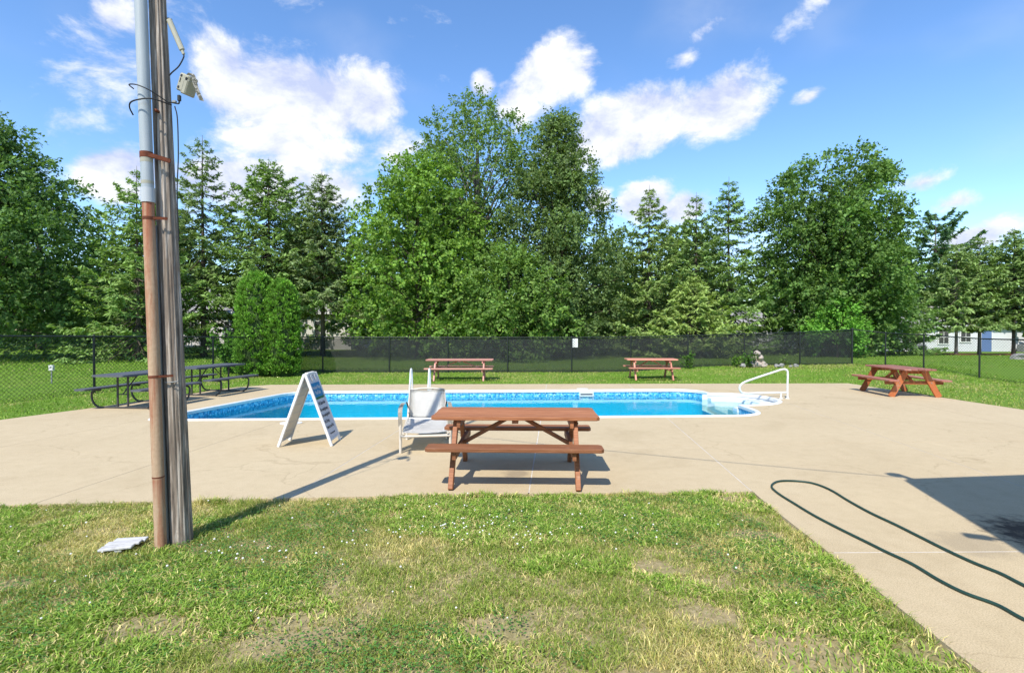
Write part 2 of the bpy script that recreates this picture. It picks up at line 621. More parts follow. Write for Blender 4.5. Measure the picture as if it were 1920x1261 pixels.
        w = noise_node(N, L, 4, 8, .7, vec=ad.outputs[0])
        wf = ramp(N, L, w, [(wear, (0, 0, 0)), (wear + .12, (.8, .8, .8))])
        col = mixc(N, L, wf, col, worn)
        hs = N.new('ShaderNodeHueSaturation')
        mr = N.new('ShaderNodeMapRange'); mr.inputs[3].default_value = .68; mr.inputs[4].default_value = 1.25
        L.new(oi.outputs['Random'], mr.inputs[0]); L.new(mr.outputs[0], hs.inputs['Value']); L.new(col, hs.inputs['Color'])
        L.new(hs.outputs[0], p.inputs['Base Color'])
        p.inputs['Roughness'].default_value = rough
        p.inputs['Specular IOR Level'].default_value = .3
        bump(N, L, p, g, .35, .004)
    wood('stain_brown', (.19, .070, .030), (.31, .122, .054), (.42, .19, .095), (.43, .27, .18), wear=.63)
    wood('stain_pink', (.46, .21, .16), (.57, .275, .215), (.58, .29, .23), (.52, .34, .28), wear=.6)
    wood('stain_coral', (.48, .19, .13), (.58, .245, .17), (.60, .26, .18), (.52, .32, .24), wear=.62)
    wood('stain_orange', (.27, .075, .028), (.40, .12, .04), (.50, .165, .06), (.33, .20, .13), wear=.55)
    wood('stain_faded', (.20, .075, .05), (.31, .12, .085), (.40, .18, .13), (.34, .22, .17), wear=.52)
    wood('pole_wood', (.050, .036, .027), (.25, .205, .165), (.60, .545, .48), (.17, .12, .09), axis=(11, 11, .6), rough=.9, wear=.58, scale=3.0)
    wood('board_white', (.36, .36, .35), (.47, .46, .45), (.56, .56, .54), (.25, .23, .21), axis=(3, 20, 20), rough=.85, wear=.56)
    wood('bark', (.05, .038, .028), (.10, .08, .06), (.17, .145, .12), (.15, .13, .11), axis=(9, 9, 1.6), rough=.95)
    wood('bark_grey', (.08, .07, .06), (.16, .14, .12), (.26, .235, .21), (.2, .18, .16), axis=(9, 9, 1.6), rough=.95)

    # conduit: grey plastic and rusting iron
    simple('pvc_grey', (.30, .345, .37), (.36, .40, .42), 3, .5, stretch=(8, 8, .6))
    simple('pvc_pale', (.46, .49, .51), (.40, .43, .45), 3, .5)
    m, N, L, p, o = new_mat('rusty_iron')
    f = noise_node(N, L, 3.2, 8, .7, stretch=(6, 6, .55))
    f2 = noise_node(N, L, 40, 5, .7)
    c = ramp(N, L, f, [(.32, (.42, .31, .20)), (.5, (.46, .32, .20)), (.60, (.36, .15, .07)), (.74, (.27, .07, .03))])
    c = mixc(N, L, .4, c, ramp(N, L, f2, [(.3, (.30, .20, .12)), (.7, (.52, .39, .27))]))
    tc = N.new('ShaderNodeTexCoord'); sp = N.new('ShaderNodeSeparateXYZ'); L.new(tc.outputs['Object'], sp.inputs[0])
    dv = N.new('ShaderNodeMath'); dv.operation = 'DIVIDE'; dv.inputs[1].default_value = 3.0; L.new(sp.outputs[2], dv.inputs[0])
    run = ramp(N, L, dv.outputs[0], [(0, (.45, .45, .45)), (.10, (.15, .15, .15)), (.18, (.8, .8, .8)), (.19, (.1, .1, .1)), (.30, (.25, .25, .25)), (.44, (1, 1, 1)), (.447, (.05, .05, .05)), (.74, (.30, .30, .30)), (.85, (.85, .85, .85)), (.91, (1, 1, 1))])
    st = noise_node(N, L, 2.2, 5, .6, stretch=(14, 14, .5))
    stf = ramp(N, L, st, [(.36, (.15, .15, .15)), (.6, (1, 1, 1))])
    c = mixc(N, L, mixc(N, L, 1.0, run, stf, 'MULTIPLY'), c, (.27, .065, .025))
    L.new(c, p.inputs['Base Color'])
    p.inputs['Roughness'].default_value = .8
    bump(N, L, p, f2, .3, .004)
    simple('rust', (.17, .045, .018), (.09, .028, .014), 25, .9, bumps=.3)
    simple('zinc', (.27, .28, .28), (.20, .21, .21), 12, .6, stretch=(4, 4, .5))
    simple('beige_case', (.36, .35, .27), (.31, .30, .23), 9, .5)
    simple('camo', (.20, .20, .16), (.50, .48, .42), 45, .8, detail=2, lo=.47, hi=.53)
    simple('cable', (.015, .015, .017), None, 9, .5)

    # privacy screen: knitted dark mesh that lets some of the background through
    m, N, L, p, o = new_mat('screen')
    p.inputs['Base Color'].default_value = (.018, .020, .021, 1)
    f = noise_node(N, L, 3, 5, .6)
    L.new(ramp(N, L, f, [(.3, (.012, .014, .015)), (.7, (.028, .030, .031))]), p.inputs['Base Color'])
    p.inputs['Roughness'].default_value = .7
    tr = N.new('ShaderNodeBsdfTransparent')
    ms = N.new('ShaderNodeMixShader'); ms.inputs[0].default_value = .30
    L.new(p.outputs[0], ms.inputs[1]); L.new(tr.outputs[0], ms.inputs[2])
    L.new(ms.outputs[0], o.inputs[0])

    simple('siding_white', (.66, .67, .68), (.60, .61, .62), 2, .6)
    simple('siding_grey', (.58, .56, .52), (.50, .48, .45), 3, .7)
    simple('roof_grey', (.32, .31, .30), (.24, .235, .23), 8, .9, bumps=.3)
    simple('trim_white', (.72, .72, .70), (.66, .66, .64), 3, .6)
    simple('glass_dark', (.03, .035, .04), (.05, .055, .06), 3, .1, spec=.8)
    simple('door_blue', (.11, .18, .36), (.13, .20, .40), 3, .5)
    simple('rock_pale', (.45, .38, .32), (.30, .25, .21), 7, .9, bumps=.5, rnd=.2)
    simple('rock_grey', (.33, .32, .30), (.24, .23, .22), 6, .9, bumps=.5, rnd=.2)
    simple('metal_grey', (.25, .26, .27), (.2, .21, .22), 6, .6)
    simple('mulch', (.20, .06, .035), (.12, .04, .025), 18, .95, bumps=.5)
    simple('hillside', (.045, .085, .02), (.03, .06, .012), .2, .95)


build_materials()


# ------------------------------------------------------------------ ground
def ground_z(x, y):
    """height of the lawn (numpy)"""
    z = -.03 + .19 * sstep(4.0, 8.5, x) * sstep(17.3, 21.5, y) * (1 - .6 * sstep(30, 46, y))
    z = z - .28 * sstep(20, 34, x) * sstep(28, 44, y)
    z = z - .10 * sstep(15.2, 17.2, x) * (1 - sstep(19, 22, y))
    z = z + .10 * sstep(14, 30, y) * (1 - sstep(-12, -9, x))
    return z


LAWN_EDGE = [(-30, 3.2), (-12, 4.55), (-4.83, 5.03), (-3.4, 5.16), (-.59, 5.38), (2.46, 5.46)]
DECK = [(2.46, 5.46), (-.59, 5.38), (-3.4, 5.16), (-4.83, 5.03), (-9.9, 4.7), (-9.5, 9.9), (-9.04, 11.3), (-8.62, 13.4), (-8.1, 15.6), (-7.4, 16.35),
        (-3, 16.5), (10.6, 16.8), (10.72, 11), (11, 1), (11.2, -6), (1.72, -6)]


def in_poly(x, y, poly):
    r = np.zeros(x.shape, bool)
    n = len(poly)
    for i in range(n):
        (x0, y0), (x1, y1) = poly[i], poly[(i + 1) % n]
        if y0 == y1: continue
        c = ((y0 > y) != (y1 > y)) & (x < (x1 - x0) * (y - y0) / (y1 - y0) + x0)
        r ^= c
    return r


def build_ground():
    xs = np.unique(np.concatenate([np.arange(-400, -40, 40.), np.arange(-40, 60, 1.0), np.arange(60, 401, 40.)]))
    ys = np.unique(np.concatenate([np.arange(-60, -8, 13.), np.arange(-8, 60, 1.0), np.arange(60, 101, 10.), np.arange(100, 501, 50.)]))
    X, Y = np.meshgrid(xs, ys)
    Z = ground_z(X, Y)
    V = np.stack([X.ravel(), Y.ravel(), Z.ravel()], 1)
    nx = len(xs)
    F = []
    for j in range(len(ys) - 1):
        for i in range(nx - 1):
            cx, cy = (xs[i] + xs[i + 1]) / 2, (ys[j] + ys[j + 1]) / 2
            if -7.9 < cx < 8.9 and 7.1 < cy < 15.9: continue      # the pool and the slab round it
            a = j * nx + i
            F.append((a, a + 1, a + nx + 1, a + nx))
    F = np.array(F)
    me = np_mesh('ground', V, np.full(len(F), 4), F.ravel())
    o = link('ground', me, 'turf', None, True)
    me.materials.append(MATS['soil'])
    # near lawn shows soil and thatch between the blades
    c = V[F].mean(axis=1)
    me.polygons.foreach_set('material_index', (c[:, 1] < 6).astype(np.int32))
    tag(o, kind='structure')


build_ground()

# ------------------------------------------------------------------ pool and deck
def fillet(poly, radii, n=8):
    out = []
    m = len(poly)
    for i in range(m):
        p = Vector(poly[i]); a = Vector(poly[i - 1]); b = Vector(poly[(i + 1) % m]); r = radii[i]
        if r <= 0:
            out.append(tuple(p)); continue
        da, db = (a - p).normalized(), (b - p).normalized()
        p0, p1 = p + da * r, p + db * r
        for k in range(n + 1):
            t = k / n
            out.append(tuple((1 - t) ** 2 * p0 + 2 * t * (1 - t) * p + t * t * p1))
    return out


ALC = []
for k in range(17):                                       # rounded alcove for the steps, far side to near side
    a = math.pi / 2 - math.pi * k / 16
    ALC.append((5.08 + .06 * math.sin(a) + 1.26 * math.cos(a) ** .85 if math.cos(a) > 1e-6 else 5.08 + .06 * math.sin(a), 12.88 + 1.10 * math.sin(a)))
_near = fillet([(-5.85, 14.38), (-6.78, 9.82), (4.98, 10.36), (5.02, 11.78), (5.14, 13.98), (5.16, 14.9)], [.75, .35, .75, 0, 0, .75])
# counter-clockwise outline: far-left, near-left, near-right, alcove (near to far), far-right
i0 = _near.index((5.02, 11.78)) if (5.02, 11.78) in _near else min(range(len(_near)), key=lambda i: (_near[i][0] - 5.02) ** 2 + (_near[i][1] - 11.78) ** 2)
POOL = _near[:i0] + ALC[::-1] + _near[i0 + 2:]


def offset_poly(poly, d):
    out = []
    n = len(poly)
    for i in range(n):
        a, p, b = Vector(poly[i - 1]), Vector(poly[i]), Vector(poly[(i + 1) % n])
        n0 = (p - a).normalized(); n1 = (b - p).normalized()
        n0, n1 = Vector((n0.y, -n0.x)), Vector((n1.y, -n1.x))
        m = (n0 + n1)
        m = m.normalized() if m.length > 1e-6 else n0
        k = d / max(.5, m.dot(n0))
        out.append((p.x + m.x * k, p.y + m.y * k))
    return out


def build_pool():
    root = empty('swimming_pool', (0, 12, -1.2))
    tag(root, 'long blue lined swimming pool with white rim and rounded white corner steps', 'pool')
    off = Vector((0, -12, 1.2))

    def sub(bm, name, mat, smooth=False, parent=root):
        bmesh.ops.translate(bm, verts=bm.verts, vec=off)
        return bm_obj(name, bm, mat, parent, smooth)
    main = [p for p in _near]
    # liner: walls and floor of the main basin, walls stop where the steps open
    bm = bmesh.new()
    n = len(main)
    top = [bm.verts.new((x, y, 0.0)) for x, y in main]
    bot = [bm.verts.new((x, y, -1.15)) for x, y in main]
    for i in range(n):
        if i == i0: continue
        j = (i + 1) % n
        bm.faces.new((top[i], top[j], bot[j], bot[i]))
    w = (bm.verts.new((main[i0][0], main[i0][1], -.40)), bm.verts.new((main[i0 + 1][0], main[i0 + 1][1], -.40)))
    bm.faces.new((w[0], w[1], bot[i0 + 1], bot[i0]))
    bm.faces.new(bot)
    sub(bm, 'liner', 'liner')
    # white coping all round
    inner, outer = offset_poly(POOL, -.02), offset_poly(POOL, .085)
    bm = bmesh.new()
    rows = [[bm.verts.new((x, y, z)) for x, y in pl] for pl, z in ((inner, -.045), (inner, .012), (offset_poly(POOL, .0), .026), (offset_poly(POOL, .06), .026), (outer, .006), (outer, -.05))]
    m = len(POOL)
    for a, b in zip(rows[:-1], rows[1:]):
        for i in range(m):
            bm.faces.new((a[i], a[(i + 1) % m], b[(i + 1) % m], b[i]))
    sub(bm, 'coping', 'coping')
    # moulded steps in the alcove: wall and three treads
    arc = ALC
    bm = bmesh.new()
    cx, cy = 5.06, 12.88
    def arc_at(k): return [(cx + (x - cx) * k - .012, cy + (y - cy) * k) for x, y in arc]
    for so, si, z in ((.992, .70, -.085), (.698, .42, -.175), (.418, 0, -.30)):
        o = arc_at(so) + (arc_at(si)[::-1] if si else [])
        prism(bm, o, -.42, z)
    # shell of the moulding behind and below the treads
    o_top = [bm.verts.new((x, y, -.02)) for x, y in offset_poly([(4.99, 13.99)] + arc + [(4.97, 11.77)], .003)]
    o_bot = [bm.verts.new((v.co.x, v.co.y, -.43)) for v in o_top]
    for i in range(len(o_top) - 1):
        bm.faces.new((o_top[i], o_top[i + 1], o_bot[i + 1], o_bot[i]))
    bm.faces.new(o_bot)
    sub(bm, 'steps', 'step_white')
    # water
    bm = bmesh.new()
    bm.faces.new([bm.verts.new((x, y, -.15)) for x, y in offset_poly(POOL, -.004)])
    wo = sub(bm, 'water', 'water')
    # skimmer mouth on the far wall, return fitting
    u = (Vector(_near[-1]) - Vector(_near[0]));
    fl, fr = Vector((-5.1, 14.412)), Vector((4.4, 14.868))
    d = (fr - fl).normalized(); nn = Vector((d.y, -d.x))
    t = (2.06 - fl.x) / d.x
    q = fl + d * t
    Mx = Matrix((Vector((d.x, d.y, 0)), Vector((-d.y, d.x, 0)), Vector((0, 0, 1)))).transposed()
    bm = bmesh.new()
    c = Vector((q.x, q.y, -.085)) + Vector((nn.x, nn.y, 0)) * .012
    for dx, dz, sx, sz in ((0, .055, .40, .03), (0, -.055, .40, .03), (-.185, 0, .03, .08), (.185, 0, .03, .08), (0, .02, .34, .04)):
        add_box(bm, c + Vector((d.x, d.y, 0)) * dx + Vector((0, 0, dz)), (sx, .03, sz), Mx)
    bmesh.ops.translate(bm, verts=bm.verts, vec=off)
    sk = bm_obj('skimmer_frame', bm, 'white_plastic', root)
    bm = bmesh.new()
    add_box(bm, c + Vector((nn.x, nn.y, 0)) * -.004, (.36, .012, .10), Mx)
    bmesh.ops.translate(bm, verts=bm.verts, vec=off)
    bm_obj('skimmer_opening', bm, 'ink', sk)
    # skimmer lids in the deck
    for (lx, ly, rr) in ((2.0, 15.15, .14), (-3.95, 9.52, .16)):
        bm = bmesh.new()
        ring = [(lx + rr * math.cos(a) * 1.2, ly + rr * math.sin(a)) for a in np.linspace(0, 2 * math.pi, 20, endpoint=False)]
        prism(bm, ring, -.01, .012)
        sub(bm, 'skimmer_lid', 'white_plastic')


build_pool()


def build_deck():
    root = empty('pool_deck', (0, 8, 0))
    tag(root, 'sand coloured concrete slab deck round the pool', kind='structure')
    hole = offset_poly(POOL, .05)
    bm = bmesh.new()
    es = []
    for poly in (DECK, hole):
        vs = [bm.verts.new((x, y, 0)) for x, y in poly]
        es += [bm.edges.new((vs[i], vs[(i + 1) % len(vs)])) for i in range(len(vs))]
    bmesh.ops.triangle_fill(bm, use_beauty=True, use_dissolve=False, edges=es)
    # joints: two points on each line
    lines = [((-7.35, 7.0), (-6.9, 9.7), .003), ((-4.57, 5.08), (-4.40, 7.3), .004), ((-2.15, 5.89), (-1.88, 8.92), .006), ((.17, 5.41), (.455, 8.92), .007),
             ((2.47, 5.46), (2.80, 8.68), .006), ((5.42, 5.65), (5.74, 7.97), .006), ((-6.4, 7.2), (7.7, 8.0), .004), ((2.4, 3.96), (3.8, 3.98), .008), ((8.3, 5.6), (8.6, 8), .004),
             ((2.3, 1.0), (4, 1.05), .006)]
    strips = []
    for (a, b, hw) in lines:
        hw *= 1.0
        a, b = Vector((*a, 0)), Vector((*b, 0))
        d = (b - a).normalized(); nrm = Vector((d.y, -d.x, 0))
        for s in (-1, 1):
            bmesh.ops.bisect_plane(bm, geom=list(bm.verts) + list(bm.edges) + list(bm.faces), plane_co=a + nrm * hw * s, plane_no=nrm, dist=1e-6)
        kill = [f for f in bm.faces if abs((f.calc_center_median() - a).dot(nrm)) < hw * .9]
        bmesh.ops.delete(bm, geom=kill, context='FACES')
    # split into connected slabs
    bm.faces.ensure_lookup_table()
    seen = set(); slabs = []
    for f in bm.faces:
        if f.index in seen: continue
        st = [f]; comp = []; seen.add(f.index)
        while st:
            g = st.pop(); comp.append(g)
            for e in g.edges:
                for h in e.link_faces:
                    if h.index not in seen:
                        seen.add(h.index); st.append(h)
        slabs.append(comp)
    for comp in slabs:
        b2 = bmesh.new(); vm = {}
        for f in comp:
            for v in f.verts:
                if v not in vm: vm[v] = b2.verts.new(v.co + Vector((0, -8, 0)))
            b2.faces.new([vm[v] for v in f.verts])
        bmesh.ops.recalc_face_normals(b2, faces=b2.faces)
        for f in b2.faces:
            if f.normal.z < 0: f.normal_flip()
        area = sum(f.calc_area() for f in b2.faces)
        if area < .05:
            b2.free(); continue
        ex = bmesh.ops.extrude_face_region(b2, geom=list(b2.faces))
        nv = [g for g in ex['geom'] if isinstance(g, bmesh.types.BMVert)]
        bmesh.ops.translate(b2, verts=[v for v in b2.verts if v not in set(nv)], vec=(0, 0, -.12))
        bm_obj('slab', b2, 'concrete', root)
    bm.free()
    # pale sealant just below the surface of the joints
    bm = bmesh.new()
    es = []
    for poly in ([(x + (.04 if 1 < x < 3 else -.04 if x > 3 else .04), y + (.03 if y < 6 else -.03)) for x, y in DECK], offset_poly(POOL, .06)):
        vs = [bm.verts.new((x, y - 8, -.0022)) for x, y in poly]
        es += [bm.edges.new((vs[i], vs[(i + 1) % len(vs)])) for i in range(len(vs))]
    bmesh.ops.triangle_fill(bm, use_beauty=True, use_dissolve=False, edges=es)
    bm_obj('joint_sealant', bm, 'joint', root)


build_deck()


# ------------------------------------------------------------------ grass
def blades(name, P, z, h, w, col, lean=.5, seed=1, tipcol=None):
    rs = np.random.RandomState(seed)
    n = len(P)
    a = rs.rand(n) * 2 * math.pi
    b = rs.rand(n) * 2 * math.pi
    le = lean * (.3 + rs.rand(n))
    V = np.empty((n, 5, 3))
    base = np.stack([P[:, 0], P[:, 1], z], 1)
    S = np.stack([np.cos(a), np.sin(a), np.zeros(n)], 1) * (w * .5)[:, None]
    B = np.stack([np.cos(b), np.sin(b), np.zeros(n)], 1)
    up = np.array([0, 0, 1.0])
    mid = base + up * (h * .55)[:, None] + B * (h * le * .35)[:, None]
    tip = base + up * (h * (1 - .35 * le))[:, None] + B * (h * le)[:, None]
    V[:, 0] = base - S; V[:, 1] = base + S; V[:, 2] = mid + S * .8; V[:, 3] = mid - S * .8; V[:, 4] = tip
    i = np.arange(n)[:, None] * 5
    idx = (i + np.array([0, 1, 2, 3, 3, 2, 4])[None]).ravel()
    fn = np.tile([4, 3], n)
    cc = np.repeat(col, 5, axis=0)
    me = np_mesh(name, V.reshape(-1, 3), fn, idx, cc)
    return link(name, me, 'grass_blade')


BARE = [(-2.05, 3.0, .30), (-1.2, 2.95, .35), (.98, 3.75, .22), (2.0, 4.35, .28), (2.05, 4.3, .2), (1.55, 2.72, .4), (2.15, 2.75, .25), (-.4, 5.28, .14), (2.2, 5.3, .3), (-.1, 3.0, .3), (1.15, 3.1, .25), (-3.3, 3.5, .25), (.6, 2.5, .25)]


def edge_y(x):
    return np.interp(x, [p[0] for p in LAWN_EDGE], [p[1] for p in LAWN_EDGE])


def build_near_grass():
    rs = np.random.RandomState(3)
    N = 600000
    # denser towards the camera, where blades show singly
    y = 1.5 + (5.6 - 1.5) * rs.rand(N) ** 1.0
    x = -7.0 + 9.6 * rs.rand(N)
    keep = (np.abs(x) < y * 1.02 + 1.1)
    x, y = x[keep], y[keep]
    jag = (fbm(x * 5, y * 5, 41) - .5) * .12
    ok = (y < edge_y(x) - .01 + jag) & (x < 2.46 - (5.46 - y) * .069 - .01 + jag * .8)
    x, y = x[ok], y[ok]
    n1 = fbm(x * .9 + 5, y * .9, 1); n2 = fbm(x * 2.6, y * 2.6 + 9, 2); n3 = fbm(x * 7, y * 7, 3, 3)
    bare = np.zeros(len(x))
    for bx, by, r in BARE:
        bare = np.maximum(bare, 1 - np.hypot(x - bx, (y - by) * 1.5) / r)
    bare = sstep(-.25, .45, bare + (n3 - .5) * 1.0)
    bare = np.maximum(bare, sstep(.66, .76, n2 * .6 + n3 * .4) * .6)
    dens = np.clip((.62 + .8 * n3) * (1 - .88 * bare), 0, 1)
    k = rs.rand(len(x)) < dens
    x, y, n1, n2, n3, bare = x[k], y[k], n1[k], n2[k], n3[k], bare[k]
    n = len(x)
    dry = sstep(.48, .62, n1 * .55 + n2 * .45 + (rs.rand(n) - .5) * .12)          # straw coloured areas
    crab = sstep(.50, .60, fbm(x * 1.3 + 20, y * 1.3, 8) + .14 * sstep(.4, 2.2, x)) # coarse bright grass, more by the path
    tall = sstep(.52, .62, fbm(x * 1.7 + 40, y * 1.7, 12)) * (1 - crab)
    r = rs.rand(n)
    g = np.array([.28, .36, .062]); yel = np.array([.68, .58, .25]); br = np.array([.29, .46, .065]); dk = np.array([.16, .24, .045]); ol = np.array([.48, .46, .13])
    col = g[None] * (1 - dry[:, None]) + ol[None] * dry[:, None]
    col = col * (1 - .75 * crab[:, None]) + br[None] * .75 * crab[:, None]
    straw = (r < .10 + .36 * dry * (1 - .7 * crab) + .3 * bare)
    col[straw] = yel * (.75 + .5 * rs.rand(straw.sum())[:, None])
    dark = (rs.rand(n) < .18) & ~straw
    col[dark] = dk
    col = col * (.75 + .5 * rs.rand(n)[:, None]) * np.stack([.92 + .16 * rs.rand(n), np.ones(n), np.ones(n)], 1)
    edge = np.minimum(edge_y(x) - y, 2.46 - (5.46 - y) * .069 - x)
    h = (.026 + .030 * rs.rand(n) + .020 * crab + .055 * tall * rs.rand(n) ** 1.5) * (1 - .3 * bare) * (1 + .35 * sstep(.12, 0, edge))
    w = .0032 + .0022 * rs.rand(n) + .0045 * crab
    z = ground_z(x, y) - .004 + .02 * (fbm(x * 3, y * 3, 77) - .5)
    o = blades('lawn_grass', np.stack([x, y], 1), z, h, w, col, 1.0, 5)
    tag(o, 'patchy green and straw coloured lawn grass in the foreground', 'grass', kind='stuff')
    # clover leaves: small dark green discs in patches
    N2 = 60000
    x = -6.5 + 9 * rs.rand(N2); y = 2.0 + 3.3 * rs.rand(N2)
    c1 = fbm(x * 1.1 + 70, y * 1.1, 21) + .16 * np.exp(-((x + .3) ** 2 / 2.2 + (y - 4.5) ** 2 / .35)) + .1 * np.exp(-((x + 1.7) ** 2 / .25 + (y - 3.35) ** 2 / .1))
    k = (rs.rand(N2) < sstep(.55, .68, c1)) & (y < edge_y(x) - .03) & (x < 2.15)
    x, y = x[k], y[k]; n = len(x)
    C = np.stack([x, y, ground_z(x, y) + .022 + .016 * rs.rand(n)], 1)
    a = rs.rand(n) * 6.283
    Nn = unit(np.stack([(rs.rand(n) - .5) * .9, (rs.rand(n) - .5) * .9, np.ones(n)], 1))
    col = np.array([.10, .23, .045])[None] * (.7 + .6 * rs.rand(n)[:, None])
    me = leaf_mesh('clover_leaves', C, np.stack([np.cos(a), np.sin(a), np.zeros(n)], 1), Nn, .013 + .008 * rs.rand(n), .012 + .007 * rs.rand(n), col, .1)
    tag(link('clover_leaves', me, 'grass_blade'), 'dark green clover patches among the foreground grass', 'clover', kind='stuff')
    # clover heads
    spots = []
    rr = random.Random(4)
    for i in range(170):
        q = rr.random()
        if q < .5: px, py = rr.gauss(-.45, .5), rr.gauss(4.42, .25)
        elif q < .65: px, py = rr.gauss(.55, .45), rr.gauss(4.2, .25)
        elif q < .78: px, py = rr.gauss(-1.9, .35), rr.gauss(4.0, .16)
        else: px, py = rr.uniform(-5, 2), rr.uniform(3.0, 5.2)
        if py < edge_y(px) - .06 and px < 2.1: spots.append((px, py))
    bm = bmesh.new()
    for px, py in spots:
        r_ = rr.uniform(.005, .009)
        bmesh.ops.create_icosphere(bm, subdivisions=1, radius=r_, matrix=Matrix.Translation((px, py, float(ground_z(np.array(px), np.array(py))) + rr.uniform(.045, .075))) @ Matrix.Diagonal((1, 1, .85, 1)))
    tag(bm_obj('clover_flowers', bm, 'flower'), 'tiny white clover flower heads dotted over the foreground grass', 'flowers', kind='stuff')


build_near_grass()


def build_far_grass():
    rs = np.random.RandomState(9)
    X, Y = [], []
    # strip between deck and fences, then the lawns beyond
    for (x0, x1, y0, y1, n) in ((-12.5, 18, 9, 24, 80000), (-40, 50, 21, 46, 38000), (-30, -9, 8, 30, 26000)):
        X.append(x0 + (x1 - x0) * rs.rand(n)); Y.append(y0 + (y1 - y0) * rs.rand(n))
    x, y = np.concatenate(X), np.concatenate(Y)
    k = ~in_poly(x, y - .02 + .06 * (fbm(x * 3, y * 3, 5) - .5), DECK) & (np.abs(x) < y * 1.1 + 3)
    x, y = x[k], y[k]
    n = len(x)
    dist = np.hypot(x, y)
    n1 = fbm(x * .5, y * .5, 31); n2 = fbm(x * 2, y * 2, 32)
    inside = in_poly(x, y, [(-12.4, 9), (-11.2, 14.3), (-8.7, 21.2), (2, 21.6), (9, 22.6), (15.2, 23.6), (16.8, 19), (17.5, 9)])
    edge_dry = sstep(.42, .58, n1 * .5 + n2 * .5) * inside
    g1, g2, yl = np.array([.16, .285, .028]), np.array([.23, .37, .045]), np.array([.42, .40, .11])
    stripe = .5 + .5 * np.sin(y * 2.2 + x * .25)
    col = g1[None] + (g2 - g1)[None] * (rs.rand(n) * .6 + stripe * .4)[:, None]
    col = col * (1 - .6 * edge_dry[:, None]) + yl[None] * .6 * edge_dry[:, None]
    st = rs.rand(n) < .05 + .3 * edge_dry
    col[st] = np.array([.42, .38, .16])
    col *= (.75 + .5 * rs.rand(n)[:, None])
    h = (.035 + .035 * rs.rand(n)) * (1 + .35 * (dist > 24))
    w = .007 + .0006 * dist * (.6 + .8 * rs.rand(n))
    z = ground_z(x, y) - .005
    o = blades('mown_grass', np.stack([x, y], 1), z, h, w, col, .9, 6)
    tag(o, 'bright green mown grass round the deck and beyond the fences', 'grass', kind='stuff')


build_far_grass()


# ------------------------------------------------------------------ trees
def tube_np(bm, pts, rads, n=6):
    add_tube(bm, pts, 0, n, True, rads)


